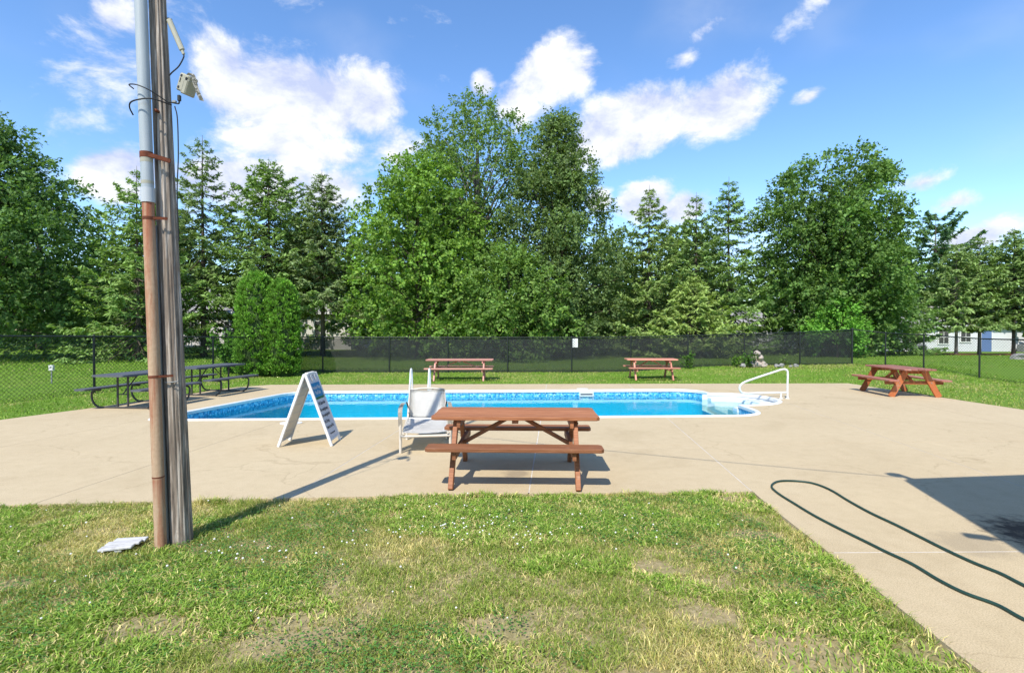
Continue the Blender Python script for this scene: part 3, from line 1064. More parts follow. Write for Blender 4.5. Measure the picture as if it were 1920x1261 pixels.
def broadleaf(name, label, x, y, h, r, zb, seed, lobes=34, clumps=9, leaves=85, size=.17, base=(.065, .145, .02), bark='bark', sq=1.0, open_=0.0, trunk_r=None, prof=None, group=None, limb_h=None, lsz=1.0):
    """tree with a forked trunk, limbs that reach every lobe, and leaves in clumps on the lobes"""
    rs = np.random.RandomState(seed)
    z0 = float(ground_z(np.array(float(x)), np.array(float(y))))
    root = empty(name, (x, y, z0))
    tag(root, label, 'tree', group)
    prof = prof or [(0, .62), (.2, .95), (.42, 1.0), (.65, .84), (.85, .52), (1, .16)]
    pt, pr = [a for a, b in prof], [b for a, b in prof]
    LC, LR = [], []
    ga = 2.39996
    for i in range(lobes):
        t = ((i + .5) / lobes) ** .9
        t = min(1, max(0, t + (rs.rand() - .5) * .12))
        a = i * ga + rs.rand() * .7
        rad = r * np.interp(t, pt, pr)
        lr = r * (.20 + .13 * rs.rand()) * (1.1 - .45 * t) * lsz
        rr = max(0, rad - lr * .75) * (.78 + .3 * rs.rand())
        LC.append((math.cos(a) * rr, math.sin(a) * rr * sq, zb + (h - zb - lr * .6) * t)); LR.append(lr)
    # a few inner lobes so that the middle is not hollow
    for i in range(int(lobes * .3 * (1 - open_))):
        t = rs.rand() * .8
        a = rs.rand() * 6.28
        rad = r * np.interp(t, pt, pr) * .4 * rs.rand()
        LC.append((math.cos(a) * rad, math.sin(a) * rad, zb + (h - zb) * t)); LR.append(r * .26)
    LC, LR = np.array(LC), np.array(LR)
    C, Nn, D, tint = [], [], [], []
    for c, lr in zip(LC, LR):
        lr = lr * 1.13
        k = max(12, int(leaves * clumps / 13 * (lr / (r * .3)) ** 1.6))             # twigs of this lobe
        v = unit(rs.randn(k, 3) + np.array([0, -.1, .22]))
        rad = lr * (.58 + .46 * rs.rand(k) ** .7 + .30 * (rs.rand(k) < .12) * rs.rand(k))
        p0 = c + v * rad[:, None] * np.array([1, 1, .85])
        hp = p0.copy(); hp[:, 2] = 0
        ax = unit(v * .7 + unit(hp + 1e-6) * .5 + np.array([0, 0, .25]) + rs.randn(k, 3) * .45)
        tl = (.32 + .5 * rs.rand(k)) * (.55 + .1 * r)
        m = 12
        f = (np.arange(m)[None] + rs.rand(k, m)) / m
        sd_ = unit(rs.randn(k * m, 3)).reshape(k, m, 3) * (.05 + .17 * rs.rand(k, m, 1))
        pos = p0[:, None] + ax[:, None] * (f * tl[:, None])[..., None] + sd_ + np.array([0, 0, -1.0]) * (.22 * tl[:, None] * f ** 2)[..., None]
        nn = ax[:, None] * .2 + v[:, None] * .75 + np.array([0, -.1, .5]) + rs.randn(k, m, 3) * .42
        C.append(pos.reshape(-1, 3)); Nn.append(unit(nn.reshape(-1, 3)))
        D.append(unit((ax[:, None] + rs.randn(k, m, 3) * .7 + np.array([0, 0, -.3])).reshape(-1, 3)))
        tint.append(np.repeat((.82 + .36 * rs.rand()) * (.8 + .4 * rs.rand(k)), m))
    C = np.concatenate(C); Nn = np.concatenate(Nn); tint = np.concatenate(tint); D = np.concatenate(D)
    C[:, 2] = np.maximum(C[:, 2], .05)
    n = len(C)
    s = size * .88 * (.55 + .8 * rs.rand(n))
    col = np.array(base)[None] * (tint * (.75 + .5 * rs.rand(n)))[:, None]
    y_ = rs.rand(n) < .12
    col[y_] = col[y_] * np.array([1.45, 1.3, 1.1])
    col = col * np.array([2.0, 2.0, 1.65])[None]
    me = leaf_mesh('crown', C, D, Nn, s * 1.2, s * .92, col)
    link('crown', me, 'leaf', root)
    # trunk and limbs
    tr = trunk_r or .018 * h
    lh = limb_h or (zb + (h - zb) * .12)
    bm = bmesh.new()
    tp = [(0, 0, -.2), (tr * .3, 0, lh * .5), (0, tr * .3, lh), (tr * .5, 0, lh + (h - lh) * .45), (0, 0, lh + (h - lh) * .85)]
    tube_np(bm, smooth_path(tp, 4), [tr * v for v in np.interp(np.linspace(0, 1, 17), [0, .1, .5, 1], [1.35, 1.0, .75, .10])], 8)
    bm_obj('trunk', bm, bark, root, True)
    bm = bmesh.new()
    for c, lr in zip(LC, LR):
        zs = max(lh * .8, min(c[2] * (.48 + .3 * rs.rand()), c[2] - .6))
        k = np.interp(zs, [0, h], [1, .12])
        mid = ((c[0] * .45), (c[1] * .45), zs + (c[2] - zs) * .62)
        tube_np(bm, smooth_path([(0, 0, zs), mid, tuple(c)], 3), [tr * .42 * k, tr * .36 * k, tr * .30 * k, tr * .24 * k, tr * .18 * k, tr * .12 * k, .012], 5)
    bm_obj('limbs', bm, bark, root, True)
    return root


def conifer(name, label, x, y, h, r, zb, seed, base=(.055, .10, .026), whorls=26, per=7, droop=.15, upturn=.35, bark='bark', tw=.30, sparse=1.0, power=.78, group=None, tipc=1.25, wid=.34):
    """trunk with whorls of boughs; every bough carries flat fans of needle sprays"""
    rs = np.random.RandomState(seed)
    z0 = float(ground_z(np.array(float(x)), np.array(float(y))))
    root = empty(name, (x, y, z0))
    tag(root, label, 'tree', group)
    C, D, Nn, Ls, Ws, Co = [], [], [], [], [], []
    bm = bmesh.new()
    whorls = int(whorls * .82)
    for i in range(whorls):
        t = (i + .5) / whorls
        for j in range(per):
            tt = min(.995, max(0, t + (rs.rand() - .5) * .6 / whorls))
            z = zb + (h - zb) * tt
            a = j * 2 * math.pi / per + i * 1.1 + rs.rand() * .8
            Lb = r * 1.32 * (1 - tt) ** power * (.62 + .5 * rs.rand()) + .12
            if rs.rand() > .93 * min(1, sparse + .25): continue
            sl = (upturn * (tt - .45) * 1.6) - droop * (1 - tt)
            dirh = np.array([math.cos(a), math.sin(a), 0])
            ss = np.linspace(0, 1, 6)
            # bough curve: slopes, sags, then the tip lifts
            P = dirh[None] * (ss * Lb)[:, None] + np.array([0, 0, 1])[None] * (z + sl * Lb * ss - .16 * Lb * np.sin(ss * math.pi) + .06 * Lb * ss ** 2)[:, None]
            if Lb > .8:
                rb = .008 + .010 * Lb
                tube_np(bm, [tuple(p) for p in P[::1]], [rb, rb * .85, rb * .7, rb * .5, rb * .35, .004], 4)
            side = np.array([-math.sin(a), math.cos(a), 0])
            nt_ = max(8, int(Lb / .066 * sparse))
            s = .12 + .88 * rs.rand(nt_) ** .75
            sg = np.where(rs.rand(nt_) < .5, -1.0, 1.0)
            bl = (wid * Lb * (1.05 - s) + .10) * (.6 + .7 * rs.rand(nt_))        # branchlet length
            base_p = np.stack([np.interp(s, ss, P[:, k]) for k in range(3)], 1)
            bd = unit(dirh[None] * (.55 + .3 * rs.rand(nt_)[:, None]) + side[None] * sg[:, None] * (.75 + .3 * rs.rand(nt_)[:, None]) + np.array([0, 0, 1])[None] * (rs.rand(nt_)[:, None] * .35 - .28))
            q = 4
            for u in range(q):
                f = (u + .35 + .5 * rs.rand(nt_)) / q
                pos = base_p + bd * (bl * f)[:, None] + np.array([0, 0, -1])[None] * (.16 * bl * f * f)[:, None]
                dd = unit(bd + rs.randn(nt_, 3) * .45 + np.array([0, 0, -.12]))
                C.append(pos + rs.randn(nt_, 3) * np.array([.06, .06, .035])); D.append(dd)
                Nn.append(unit(np.array([0, 0, 1.0])[None] + rs.randn(nt_, 3) * .5 + dirh[None] * .3))
                sc_ = .45 + .55 * min(1, Lb / 1.1)
                Ls.append(tw * sc_ * (.6 + .7 * rs.rand(nt_))); Ws.append(tw * .30 * sc_ * (.6 + .8 * rs.rand(nt_)))
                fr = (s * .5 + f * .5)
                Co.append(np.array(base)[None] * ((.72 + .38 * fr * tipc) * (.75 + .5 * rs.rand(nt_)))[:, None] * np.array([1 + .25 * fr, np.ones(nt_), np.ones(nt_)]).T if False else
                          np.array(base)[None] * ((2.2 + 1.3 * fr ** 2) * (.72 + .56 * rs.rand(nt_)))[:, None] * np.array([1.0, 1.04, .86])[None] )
    # leader
    C = np.concatenate(C); D = np.concatenate(D); Nn = np.concatenate(Nn)
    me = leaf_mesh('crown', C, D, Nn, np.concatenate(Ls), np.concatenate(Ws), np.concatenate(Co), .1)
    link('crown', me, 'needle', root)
    bm_obj('boughs', bm, bark, root, True)
    bm = bmesh.new()
    tr = .013 * h
    tube_np(bm, smooth_path([(0, 0, -.2), (.02, .01, h * .35), (-.02, 0, h * .7), (0, 0, h + .25)], 4), [tr * v for v in np.interp(np.linspace(0, 1, 13), [0, .06, 1], [1.3, 1, .06])], 8)
    bm_obj('trunk', bm, bark, root, True)
    return root


def build_trees():
    B = broadleaf
    # left: big maple that fills the edge
    B('maple_tree', 'large dark maple filling the left edge behind the chain link fence', -28.9, 29.5, 13.2, 6.7, 1.3, 11, 60, 10, 115, .18, (.058, .105, .036), prof=[(0, .8), (.15, 1.0), (.4, .98), (.62, .78), (.82, .45), (1, .12)])
    # centre group
    B('maple_tree', 'bright green maple at the left of the central clump, rounded shoulder', -5.9, 33.5, 12.6, 5.0, .7, 21, 46, 10, 100, .18, (.090, .155, .034), prof=[(0, .9), (.2, 1.0), (.45, .97), (.68, .82), (.86, .56), (1, .25)])
    B('maple_tree', 'tallest open crowned maple in the central clump, bare trunk showing sky', -2.6, 38.5, 18.2, 5.6, 7.0, 22, 46, 8, 100, .17, (.070, .115, .036), bark='bark_grey', open_=.9, limb_h=8.0, prof=[(0, .62), (.2, .72), (.45, 1.0), (.7, .92), (.88, .55), (1, .25)])
    B('maple_tree', 'tall grey green maple at the right of the central clump, pointed crown', 3.1, 35.5, 15.9, 4.7, .6, 23, 84, 8, 135, .16, (.072, .110, .044), prof=[(0, 1.0), (.25, 1.05), (.45, .92), (.62, .74), (.8, .50), (1, .14)], lsz=.85)
    B('maple_tree', 'low leafy maple in front of the central clump with boughs to the fence', -.2, 31.5, 6.6, 4.0, .4, 24, 32, 9, 90, .16, (.080, .135, .036), prof=[(0, .9), (.3, 1.0), (.6, .85), (.85, .5), (1, .2)])
    B('maple_tree', 'maple half hidden between the bright shoulder and the tallest crown', -4.9, 40.5, 15.4, 3.9, 3.0, 25, 34, 8, 75, .18, (.070, .118, .036))
    # right round maple
    B('maple_tree', 'big round crowned maple standing right of the conifers', 20.0, 33.5, 12.3, 4.25, .9, 31, 100, 8, 128, .175, (.064, .115, .034), prof=[(0, .72), (.15, .95), (.4, 1.02), (.62, 1.0), (.82, .88), (.94, .68), (1, .5)], lsz=.8)
    B('young_tree', 'bright green sapling at the foot of the round maple', 18.3, 30.0, 3.4, 1.5, .3, 32, 14, 8, 60, .14, (.075, .165, .03))
    # conifers behind the pole and the grey house
    K = conifer
    K('hemlock_tree', 'feathery hemlock with layered low boughs left of the utility pole', -20.2, 28.8, 10.2, 3.2, .4, 41, (.085, .125, .042), 26, 6, .10, .3, wid=.42)
    K('spruce_tree', 'tall thin spruce with a see-through top just right of the pole', -18.8, 32.5, 13.2, 3.3, 2.8, 42, (.072, .100, .044), 26, 6, .12, .4, sparse=.85)
    K('hemlock_tree', 'broad hemlock behind the pair of columnar evergreens', -15.0, 33.0, 12.0, 3.5, 4.2, 43, (.078, .115, .038), 30, 7, .10, .25, wid=.42, power=.62)
    K('spruce_tree', 'grey green spruce with narrow tip left of the central maples', -11.9, 33.5, 11.4, 3.1, 3.6, 44, (.082, .106, .054), 30, 7, .14, .35)
    # conifers between the central clump and the round maple
    K('spruce_tree', 'pointed spruce first right of the central maples', 8.6, 33.5, 10.4, 3.0, .3, 51, (.090, .120, .044), 30, 7, .14, .3, wid=.40)
    K('spruce_tree', 'slim spruce in the middle of the right conifer row', 11.9, 34.5, 10.2, 2.9, .4, 52, (.082, .118, .044), 28, 7, .14, .3, wid=.40)
    K('spruce_tree', 'tallest spruce of the row touching the round maple', 14.4, 35.5, 11.5, 3.4, .6, 53, (.080, .120, .040), 30, 7, .12, .3, wid=.42)
    K('hemlock_tree', 'low spreading hemlock behind the fence below the right conifer row', 10.4, 30.5, 4.6, 2.7, .2, 54, (.110, .140, .046), 18, 8, .10, .2, wid=.45)
    # right edge
    K('hemlock_tree', 'dark hemlock sweeping to the lawn beside the fence corner', 24.6, 34.5, 8.6, 2.2, .5, 61, (.066, .105, .036), 28, 7, .18, .2, wid=.42)
    K('larch_tree', 'pale larch with bare stem in front of the white building', 30.4, 36.5, 7.6, 2.2, 2.6, 62, (.085, .118, .046), 24, 7, .10, .3, 'bark_grey')
    K('larch_tree', 'middle larch before the white building beside the blue door', 32.6, 37.2, 8.2, 2.2, 2.7, 63, (.082, .115, .044), 24, 7, .10, .3, 'bark_grey')
    K('larch_tree', 'larch at the right edge of the view with short bare stem', 34.8, 37.0, 8.6, 2.4, 2.7, 64, (.080, .112, .042), 26, 7, .10, .3)
    K('pine_tree', 'far white pine with a flat tufted top behind the round maple', 46.0, 58.0, 14.5, 5.0, 3.0, 65, (.052, .09, .046), 18, 5, -.12, .55, tw=.55, power=.45)
    # wood behind
    far = [('far leafy tree between the left maple and the pole', -24.5, 38, 10.5, 4.2, 71), ('far dark tree behind the pole and the grey house roof', -20.5, 52, 12.5, 5.0, 72), ('far tree filling the gap left of the central clump', -11.0, 44, 10.5, 4.6, 73),
           ('far tree right behind the central clump', 8.5, 47, 10.2, 4.6, 74), ('far tree low behind the right conifer row', 15.2, 48, 11, 4.6, 75), ('far tree behind the round maple', 29.5, 48, 10.4, 4.8, 76),
           ('far tree above the white building roof', 50.5, 62, 11.5, 6, 77), ('far tree behind the right edge larches', 56.5, 60, 13, 6, 78), ('far tree at the left edge behind the maple', -40, 45, 14, 6, 79), ('far tree behind the broad hemlock', -17, 47, 11, 4.5, 80)]
    for lab, x, y, h, r, s in far:
        B('background_tree', lab, x, y, h, r, .8, s, 26, 8, 60, .26, (.062, .10, .036), group='trees of the wood behind')


build_trees()


def arborvitae(label, x, y, h, r, seed):
    rs = np.random.RandomState(seed)
    z0 = float(ground_z(np.array(float(x)), np.array(float(y))))
    root = empty('arborvitae', (x, y, z0))
    tag(root, label, 'shrub', 'columnar evergreens by the fence corner')
    k = int(800 * h * r / 2.6)
    m = 26
    t = rs.rand(k) ** .92
    a = rs.rand(k) * 6.283
    prof = np.interp(t, [0, .06, .3, .6, .82, .93, 1], [.84, .97, 1.0, .96, .84, .62, .25])
    rr = r * prof * (.90 + .12 * rs.rand(k))
    c0 = np.stack([np.cos(a) * rr, np.sin(a) * rr, .03 + t * h], 1)
    out = unit(np.stack([np.cos(a), np.sin(a), .15 + .7 * t], 1))
    f = rs.rand(k, m, 1)
    fan = unit((out[:, None] * .5 + np.array([0, 0, .8]) + rs.randn(k, m, 3) * .42).reshape(-1, 3)).reshape(k, m, 3)
    C = (c0[:, None] - out[:, None] * .10 + fan * f * .20).reshape(-1, 3)
    n = k * m
    D = fan.reshape(-1, 3)
    Nn = unit((out[:, None] * .8 + rs.randn(k, m, 3) * .5).reshape(-1, 3))
    s = .062 * (.6 + .7 * rs.rand(n))
    col = np.array([.185, .37, .048])[None] * np.repeat(.55 + .6 * rs.rand(k), m)[:, None] * (.55 + .7 * f.reshape(-1, 1)) * (.75 + .5 * rs.rand(n)[:, None])
    link('crown', leaf_mesh('crown', C, D, Nn, s * 1.5, s * .8, col, .12), 'needle', root)
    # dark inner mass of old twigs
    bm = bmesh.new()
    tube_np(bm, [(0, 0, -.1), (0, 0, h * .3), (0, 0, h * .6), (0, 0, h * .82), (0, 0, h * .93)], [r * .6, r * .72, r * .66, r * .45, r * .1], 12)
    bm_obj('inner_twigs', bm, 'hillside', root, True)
    bm = bmesh.new()
    tube_np(bm, [(0, 0, -.1), (0, 0, h * .4), (0, 0, h * .8)], [.07, .05, .02], 8)
    bm_obj('trunk', bm, 'bark', root, True)


arborvitae('taller left column of the clipped evergreen pair at the fence', -9.45, 19.8, 3.75, .80, 3)
arborvitae('narrower right column of the clipped evergreen pair at the fence', -8.5, 19.75, 3.5, .66, 4)


def small_plant(name, label, x, y, h, w, n, seed, base, leaf=.07, cat='plant'):
    rs = np.random.RandomState(seed)
    z0 = float(ground_z(np.array(float(x)), np.array(float(y))))
    root = empty(name, (x, y, z0))
    tag(root, label, cat)
    stems = max(3, int(n / 45))
    bm = bmesh.new(); tips = []
    for i in range(stems):
        a = rs.rand() * 6.28; q = w * (.3 + .7 * rs.rand())
        p = (math.cos(a) * q, math.sin(a) * q, h * (.55 + .45 * rs.rand()))
        tube_np(bm, [(0, 0, -.03), (p[0] * .4, p[1] * .4, p[2] * .55), p], [.009, .007, .003], 5)
        tips.append(p)
    bm_obj('stems', bm, 'bark', root)
    tips = np.array(tips)
    k = rs.randint(0, stems, n)
    f = rs.rand(n) ** .6
    C = tips[k] * np.stack([f ** 1.3, f ** 1.3, f], 1) + rs.randn(n, 3) * leaf * 1.1
    C[:, 2] = np.maximum(C[:, 2], .02)
    Nn = unit(rs.randn(n, 3) * .6 + np.array([0, -.2, .8]))
    D = unit(rs.randn(n, 3) + np.array([0, 0, -.2]))
    s = leaf * (.6 + .8 * rs.rand(n))
    col = np.array(base)[None] * (.65 + .7 * rs.rand(n)[:, None])
    link('foliage', leaf_mesh('foliage', C, D, Nn, s * 1.4, s, col), 'leaf', root)


small_plant('shrub', 'leafy sapling shrub behind the chain link left of the clipped evergreens', -10.9, 20.6, 1.75, .75, 1500, 5, (.09, .21, .025), .10, 'shrub')
small_plant('weed', 'tall weed at the screened fence right of the coral picnic table', 7.15, 21.6, .75, .28, 160, 6, (.09, .18, .03), .075)
small_plant('weed', 'leafy weed left of the rock pile', 9.15, 21.8, .55, .20, 140, 7, (.12, .22, .03), .07)
small_plant('weed', 'bushy weed touching the left side of the rock pile', 9.65, 21.75, .6, .28, 240, 8, (.08, .17, .03), .07)
small_plant('weed', 'thin weed standing right of the rock pile', 11.2, 21.95, .62, .2, 70, 9, (.10, .17, .04), .06)


# ------------------------------------------------------------------ distant wood
def build_far_wood():
    rs = np.random.RandomState(77)
    C, Nn, col = [], [], []
    for i in range(150):
        a = R(-62 + 124 * (i + rs.rand()) / 150)
        d = 62 + 26 * rs.rand()
        h = 7.5 + 4.0 * rs.rand()
        n = 330
        q = unit(rs.randn(n, 3)) * (rs.rand(n)[:, None] ** .35)
        c = q * np.array([3.4, 3.4, h * .52]) + np.array([math.sin(a) * d * 1.05, math.cos(a) * d, h * .5])
        c += rs.randn(n, 3) * .35
        C.append(c); Nn.append(unit(q + np.array([0, -.3, .7]) + rs.randn(n, 3) * .5))
        col.append(np.array([.060, .115, .026])[None] * (.8 + .4 * rs.rand()) * (.7 + .6 * rs.rand(n)[:, None]))
    C, Nn, col = np.concatenate(C), np.concatenate(Nn), np.concatenate(col)
    n = len(C)
    s = .55 * (.7 + .7 * rs.rand(n))
    me = leaf_mesh('distant_wood', C, unit(np.cross(Nn, rs.randn(n, 3))), Nn, s * 1.2, s, col)
    tag(link('distant_wood', me, 'leaf'), 'far off wood closing the view behind the trees', 'wood', kind='stuff')


build_far_wood()


# ------------------------------------------------------------------ fences
def chain_mesh(name, pts, parent, pitch=.062, wire=.0022, origin=(0, 0, 0)):
    """diagonal wires of a chain link panel between posts: pts = [(base, top), ...]"""
    V, I, FN = [], [], []
    o = Vector(origin)

    def wire_seg(a, b, nrm):
        d = (b - a).normalized()
        s = d.cross(nrm).normalized() * wire
        k = len(V)
        t = nrm * wire
        for p in (a, b):
            V.extend([tuple(p + s - o), tuple(p - s * .5 + t - o), tuple(p - s * .5 - t - o)])
        I.extend([k, k + 1, k + 4, k + 3, k + 1, k + 2, k + 5, k + 4, k + 2, k, k + 3, k + 5]); FN.extend([4, 4, 4])
    for (b0, t0), (b1, t1) in zip(pts[:-1], pts[1:]):
        b0, t0, b1, t1 = map(Vector, (b0, t0, b1, t1))
        Lh = ((b1 - b0).length + (t1 - t0).length) / 2
        Hh = (t0 - b0).length
        nrm = (b1 - b0).cross(t0 - b0).normalized()

        def P(u, v):
            u = u / Lh; v = v / Hh
            return (b0 * (1 - u) + b1 * u) * (1 - v) + (t0 * (1 - u) + t1 * u) * v
        k = -Hh
        while k < Lh:
            for sgn in (1, -1):
                # line u = k + v (or mirrored), clipped to the panel
                v0, v1 = max(0, -k), min(Hh, Lh - k)
                if v1 - v0 > .02:
                    ua, ub = k + v0, k + v1
                    if sgn < 0: ua, ub = Lh - ua, Lh - ub
                    wire_seg(P(ua, v0) + nrm * wire * sgn, P(ub, v1) + nrm * wire * sgn, nrm)
            k += pitch * 1.414
    me = np_mesh(name, np.array(V), np.array(FN), np.array(I))
    ob = link(name, me, 'black_metal', parent)
    ob['kind'] = 'stuff'
    return ob


def fence(name, label, posts, screen=False, skip_last_post=False, post_r=.03):
    """posts = [(x, y, z_base, z_top)]"""
    base = Vector((posts[0][0], posts[0][1], posts[0][2]))
    root = empty(name, base)
    tag(root, label, 'fence')
    for i, (x, y, zb, zt) in enumerate(posts):
        if skip_last_post and i == len(posts) - 1: continue
        p = Vector((x, y, 0)) - Vector((base.x, base.y, base.z))
        r = post_r * (1.25 if i in (0, len(posts) - 1) else 1)
        tube_part('post', [p + Vector((0, 0, zb - .2)), p + Vector((0, 0, zt + .02))], r, 'black_metal', root, 10)
        bm = bmesh.new()
        bmesh.ops.create_uvsphere(bm, u_segments=10, v_segments=6, radius=r * 1.15, matrix=Matrix.Translation(p + Vector((0, 0, zt + .02))))
        bm_obj('post_cap', bm, 'black_metal', root, True)
    for a, b in zip(posts[:-1], posts[1:]):
        pa, pb = Vector((a[0], a[1], a[3])) - base, Vector((b[0], b[1], b[3])) - base
        tube_part('top_rail', [pa, pb], .021, 'black_metal', root, 8)
        if screen:
            q = (pb - pa); q.z = 0; q.normalize()
            nrm = Vector((-q.y, q.x, 0)) * .03
            k = 9
            bm = bmesh.new()
            rows = []
            for j in range(6):
                v = j / 5
                row = []
                for i in range(k + 1):
                    u = i / k
                    zb_ = (a[2] * (1 - u) + b[2] * u) - .03; zt_ = (a[3] * (1 - u) + b[3] * u) - .03 - .012 * math.sin(u * math.pi)
                    p = Vector((a[0] * (1 - u) + b[0] * u, a[1] * (1 - u) + b[1] * u, zb_ * (1 - v) + zt_ * v)) - base + nrm
                    p += Vector((-q.y, q.x, 0)) * (.02 * math.sin(u * 9 + v * 4 + a[0]) * math.sin(v * math.pi))
                    row.append(bm.verts.new(p))
                rows.append(row)
            for r0, r1 in zip(rows[:-1], rows[1:]):
                for i in range(k):
                    bm.faces.new((r0[i], r0[i + 1], r1[i + 1], r1[i]))
            bm_obj('screen_panel', bm, 'screen', root, True)
    # wires reach to the rail with a row of knuckles above
    wires = [((x, y, zb - .02), (x, y, zt + .025)) for x, y, zb, zt in posts]
    chain_mesh('chain_link', wires, root, .075 if screen else .072, .0026 if screen else .0036, base)
    return root


LP = [(-13.2, 8.6), (-12.4, 10.95), (-11.25, 14.35), (-9.98, 17.8), (-8.75, 21.25)]
fence('chain_link_fence', 'open black chain link fence along the left lawn', [(x, y, float(ground_z(np.array(x), np.array(y))), zt) for (x, y), zt in zip(LP, (1.56, 1.55, 1.50, 1.44, 1.40))], skip_last_post=True)
FP = [(-8.75, 21.25, 1.40)] + [(k * yy, yy, zt) for k, yy, zt in ((-.355, 21.5, 1.40), (-.23, 21.5, 1.39), (-.12, 21.5, 1.385), (-.008, 21.55, 1.385), (.112, 21.6, 1.385), (.223, 21.8, 1.40), (.33, 22.1, 1.45), (.436, 22.6, 1.515), (.54, 23.1, 1.585), (.638, 23.7, 1.71))]
fence('screened_fence', 'chain link fence covered with a dark privacy screen behind the pool', [(x, y, float(ground_z(np.array(x), np.array(y))), zt) for x, y, zt in FP], screen=True, skip_last_post=True)
RP = [(15.12, 23.7, 1.72), (15.97, 22.8, 1.56), (16.45, 21.3, 1.49), (16.75, 19.1, 1.37), (17.1, 16.4, 1.34), (17.5, 13.4, 1.34)]
fence('chain_link_fence', 'open black chain link fence running along the right lawn', [(x, y, float(ground_z(np.array(x), np.array(y))), zt) for x, y, zt in RP])

# small white notice wired to the screen
nb = empty('notice_sign', (2.55, 21.62, 1.16))
tag(nb, 'small white rectangular notice fixed to the dark fence screen', 'sign')
bm = bmesh.new(); add_box(bm, (0, 0, 0), (.24, .012, .36), None, .004); bm_obj('panel', bm, 'white_plastic', nb)


# ------------------------------------------------------------------ wooden picnic tables
def wood_table(name, label, loc, rz, mat, length=1.83, top_h=.72, seat_h=.45, legw=.09, planks=5, frame=None, spread=.64, leg_end=.66):
    frame = frame or mat
    t = empty(name, loc, rz)
    tag(t, label, 'picnic table', 'wooden picnic tables')
    hl = length / 2
    tw, gap = .136, .015
    tot = planks * tw + (planks - 1) * gap

    def plank(nm, y, w, z, th, ch0, ch1):
        """ch0/ch1: corner cut on the near/far side"""
        o = []
        y0, y1 = y - w / 2, y + w / 2
        x0, x1 = -hl + random.uniform(-.004, .004), hl + random.uniform(-.004, .004)
        o += [(x0 + ch0, y0), (x1 - ch0, y0)] if ch0 else [(x0, y0), (x1, y0)]
        if ch0: o.insert(2, (x1, y0 + ch0))
        if ch1: o += [(x1, y1 - ch1), (x1 - ch1, y1), (x0 + ch1, y1), (x0, y1 - ch1)]
        else: o += [(x1, y1), (x0, y1)]
        if ch0: o.append((x0, y0 + ch0))
        bm = prism(bmesh.new(), o, z - th, z)
        es = [e for e in bm.edges if abs(e.verts[0].co.z - e.verts[1].co.z) < 1e-5]
        bmesh.ops.bevel(bm, geom=es, offset=.004, segments=1, affect='EDGES')
        return bm_obj(nm, bm, mat, t)
    for i in range(planks):
        y = -tot / 2 + tw / 2 + i * (tw + gap)
        plank('top_plank', y, tw, top_h + random.uniform(-.0015, .0015), .04, .035 if i == 0 else 0, .035 if i == planks - 1 else 0)
    for s in (-1, 1):
        plank('bench_plank', s * .60, .24, seat_h, .04, .03, .03)
    ex = hl * leg_end / .915
    for sx in (-1, 1):
        x = sx * ex
        for sy in (-1, 1):
            beam_part('leg', (x, sy * spread, 0.0), (x, sy * .20, top_h - .045), .05, legw, frame, t, up=(0, 1, 0))
        for sy in (-1, 1):
            for zz in (seat_h - .085, top_h - .09):
                yy = sy * (spread + (.20 - spread) * zz / (top_h - .045))
                bm = bmesh.new(); add_tube(bm, [(x + sx * .024, yy, zz), (x + sx * .034, yy, zz)], .012, 6)
                bm_obj('bolt', bm, 'metal_grey', t)
        box_part('bench_support', (x - sx * .042, 0, seat_h - .04 - .045), (.04, 1.36, .09), frame, t)
        box_part('top_cleat', (x - sx * .042, 0, top_h - .04 - .046), (.04, tot - .06, .09), frame, t)
        beam_part('brace', (x - sx * .065, 0, seat_h - .08), (sx * .10, 0, top_h - .075), .07, .04, frame, t)
    box_part('middle_cleat', (0, 0, top_h - .04 - .021), (.07, tot - .08, .04), frame, t)
    return t


wood_table('picnic_table', 'reddish brown picnic table in the middle of the foreground deck', (.045, 6.13, 0), R(-2.0), 'stain_brown')
gz = lambda x, y: float(ground_z(np.array(float(x)), np.array(float(y))))
wood_table('picnic_table', 'long faded pink picnic table on the grass behind the pool ladder', (-1.78, 18.3, gz(-1.78, 18.3)), R(0.5), 'stain_pink', 2.28, .71, .44, .085)
wood_table('picnic_table', 'short coral picnic table by the screened fence near the weeds', (4.83, 18.55, gz(4.83, 18.55)), R(-3), 'stain_coral', 1.72, .71, .44, .085)
wood_table('picnic_table', 'orange picnic table standing end on at the right edge of the deck', (10.12, 13.95, .0), R(84), 'stain_faded', 1.83, .71, .44, .14, frame='stain_orange', spread=.56)


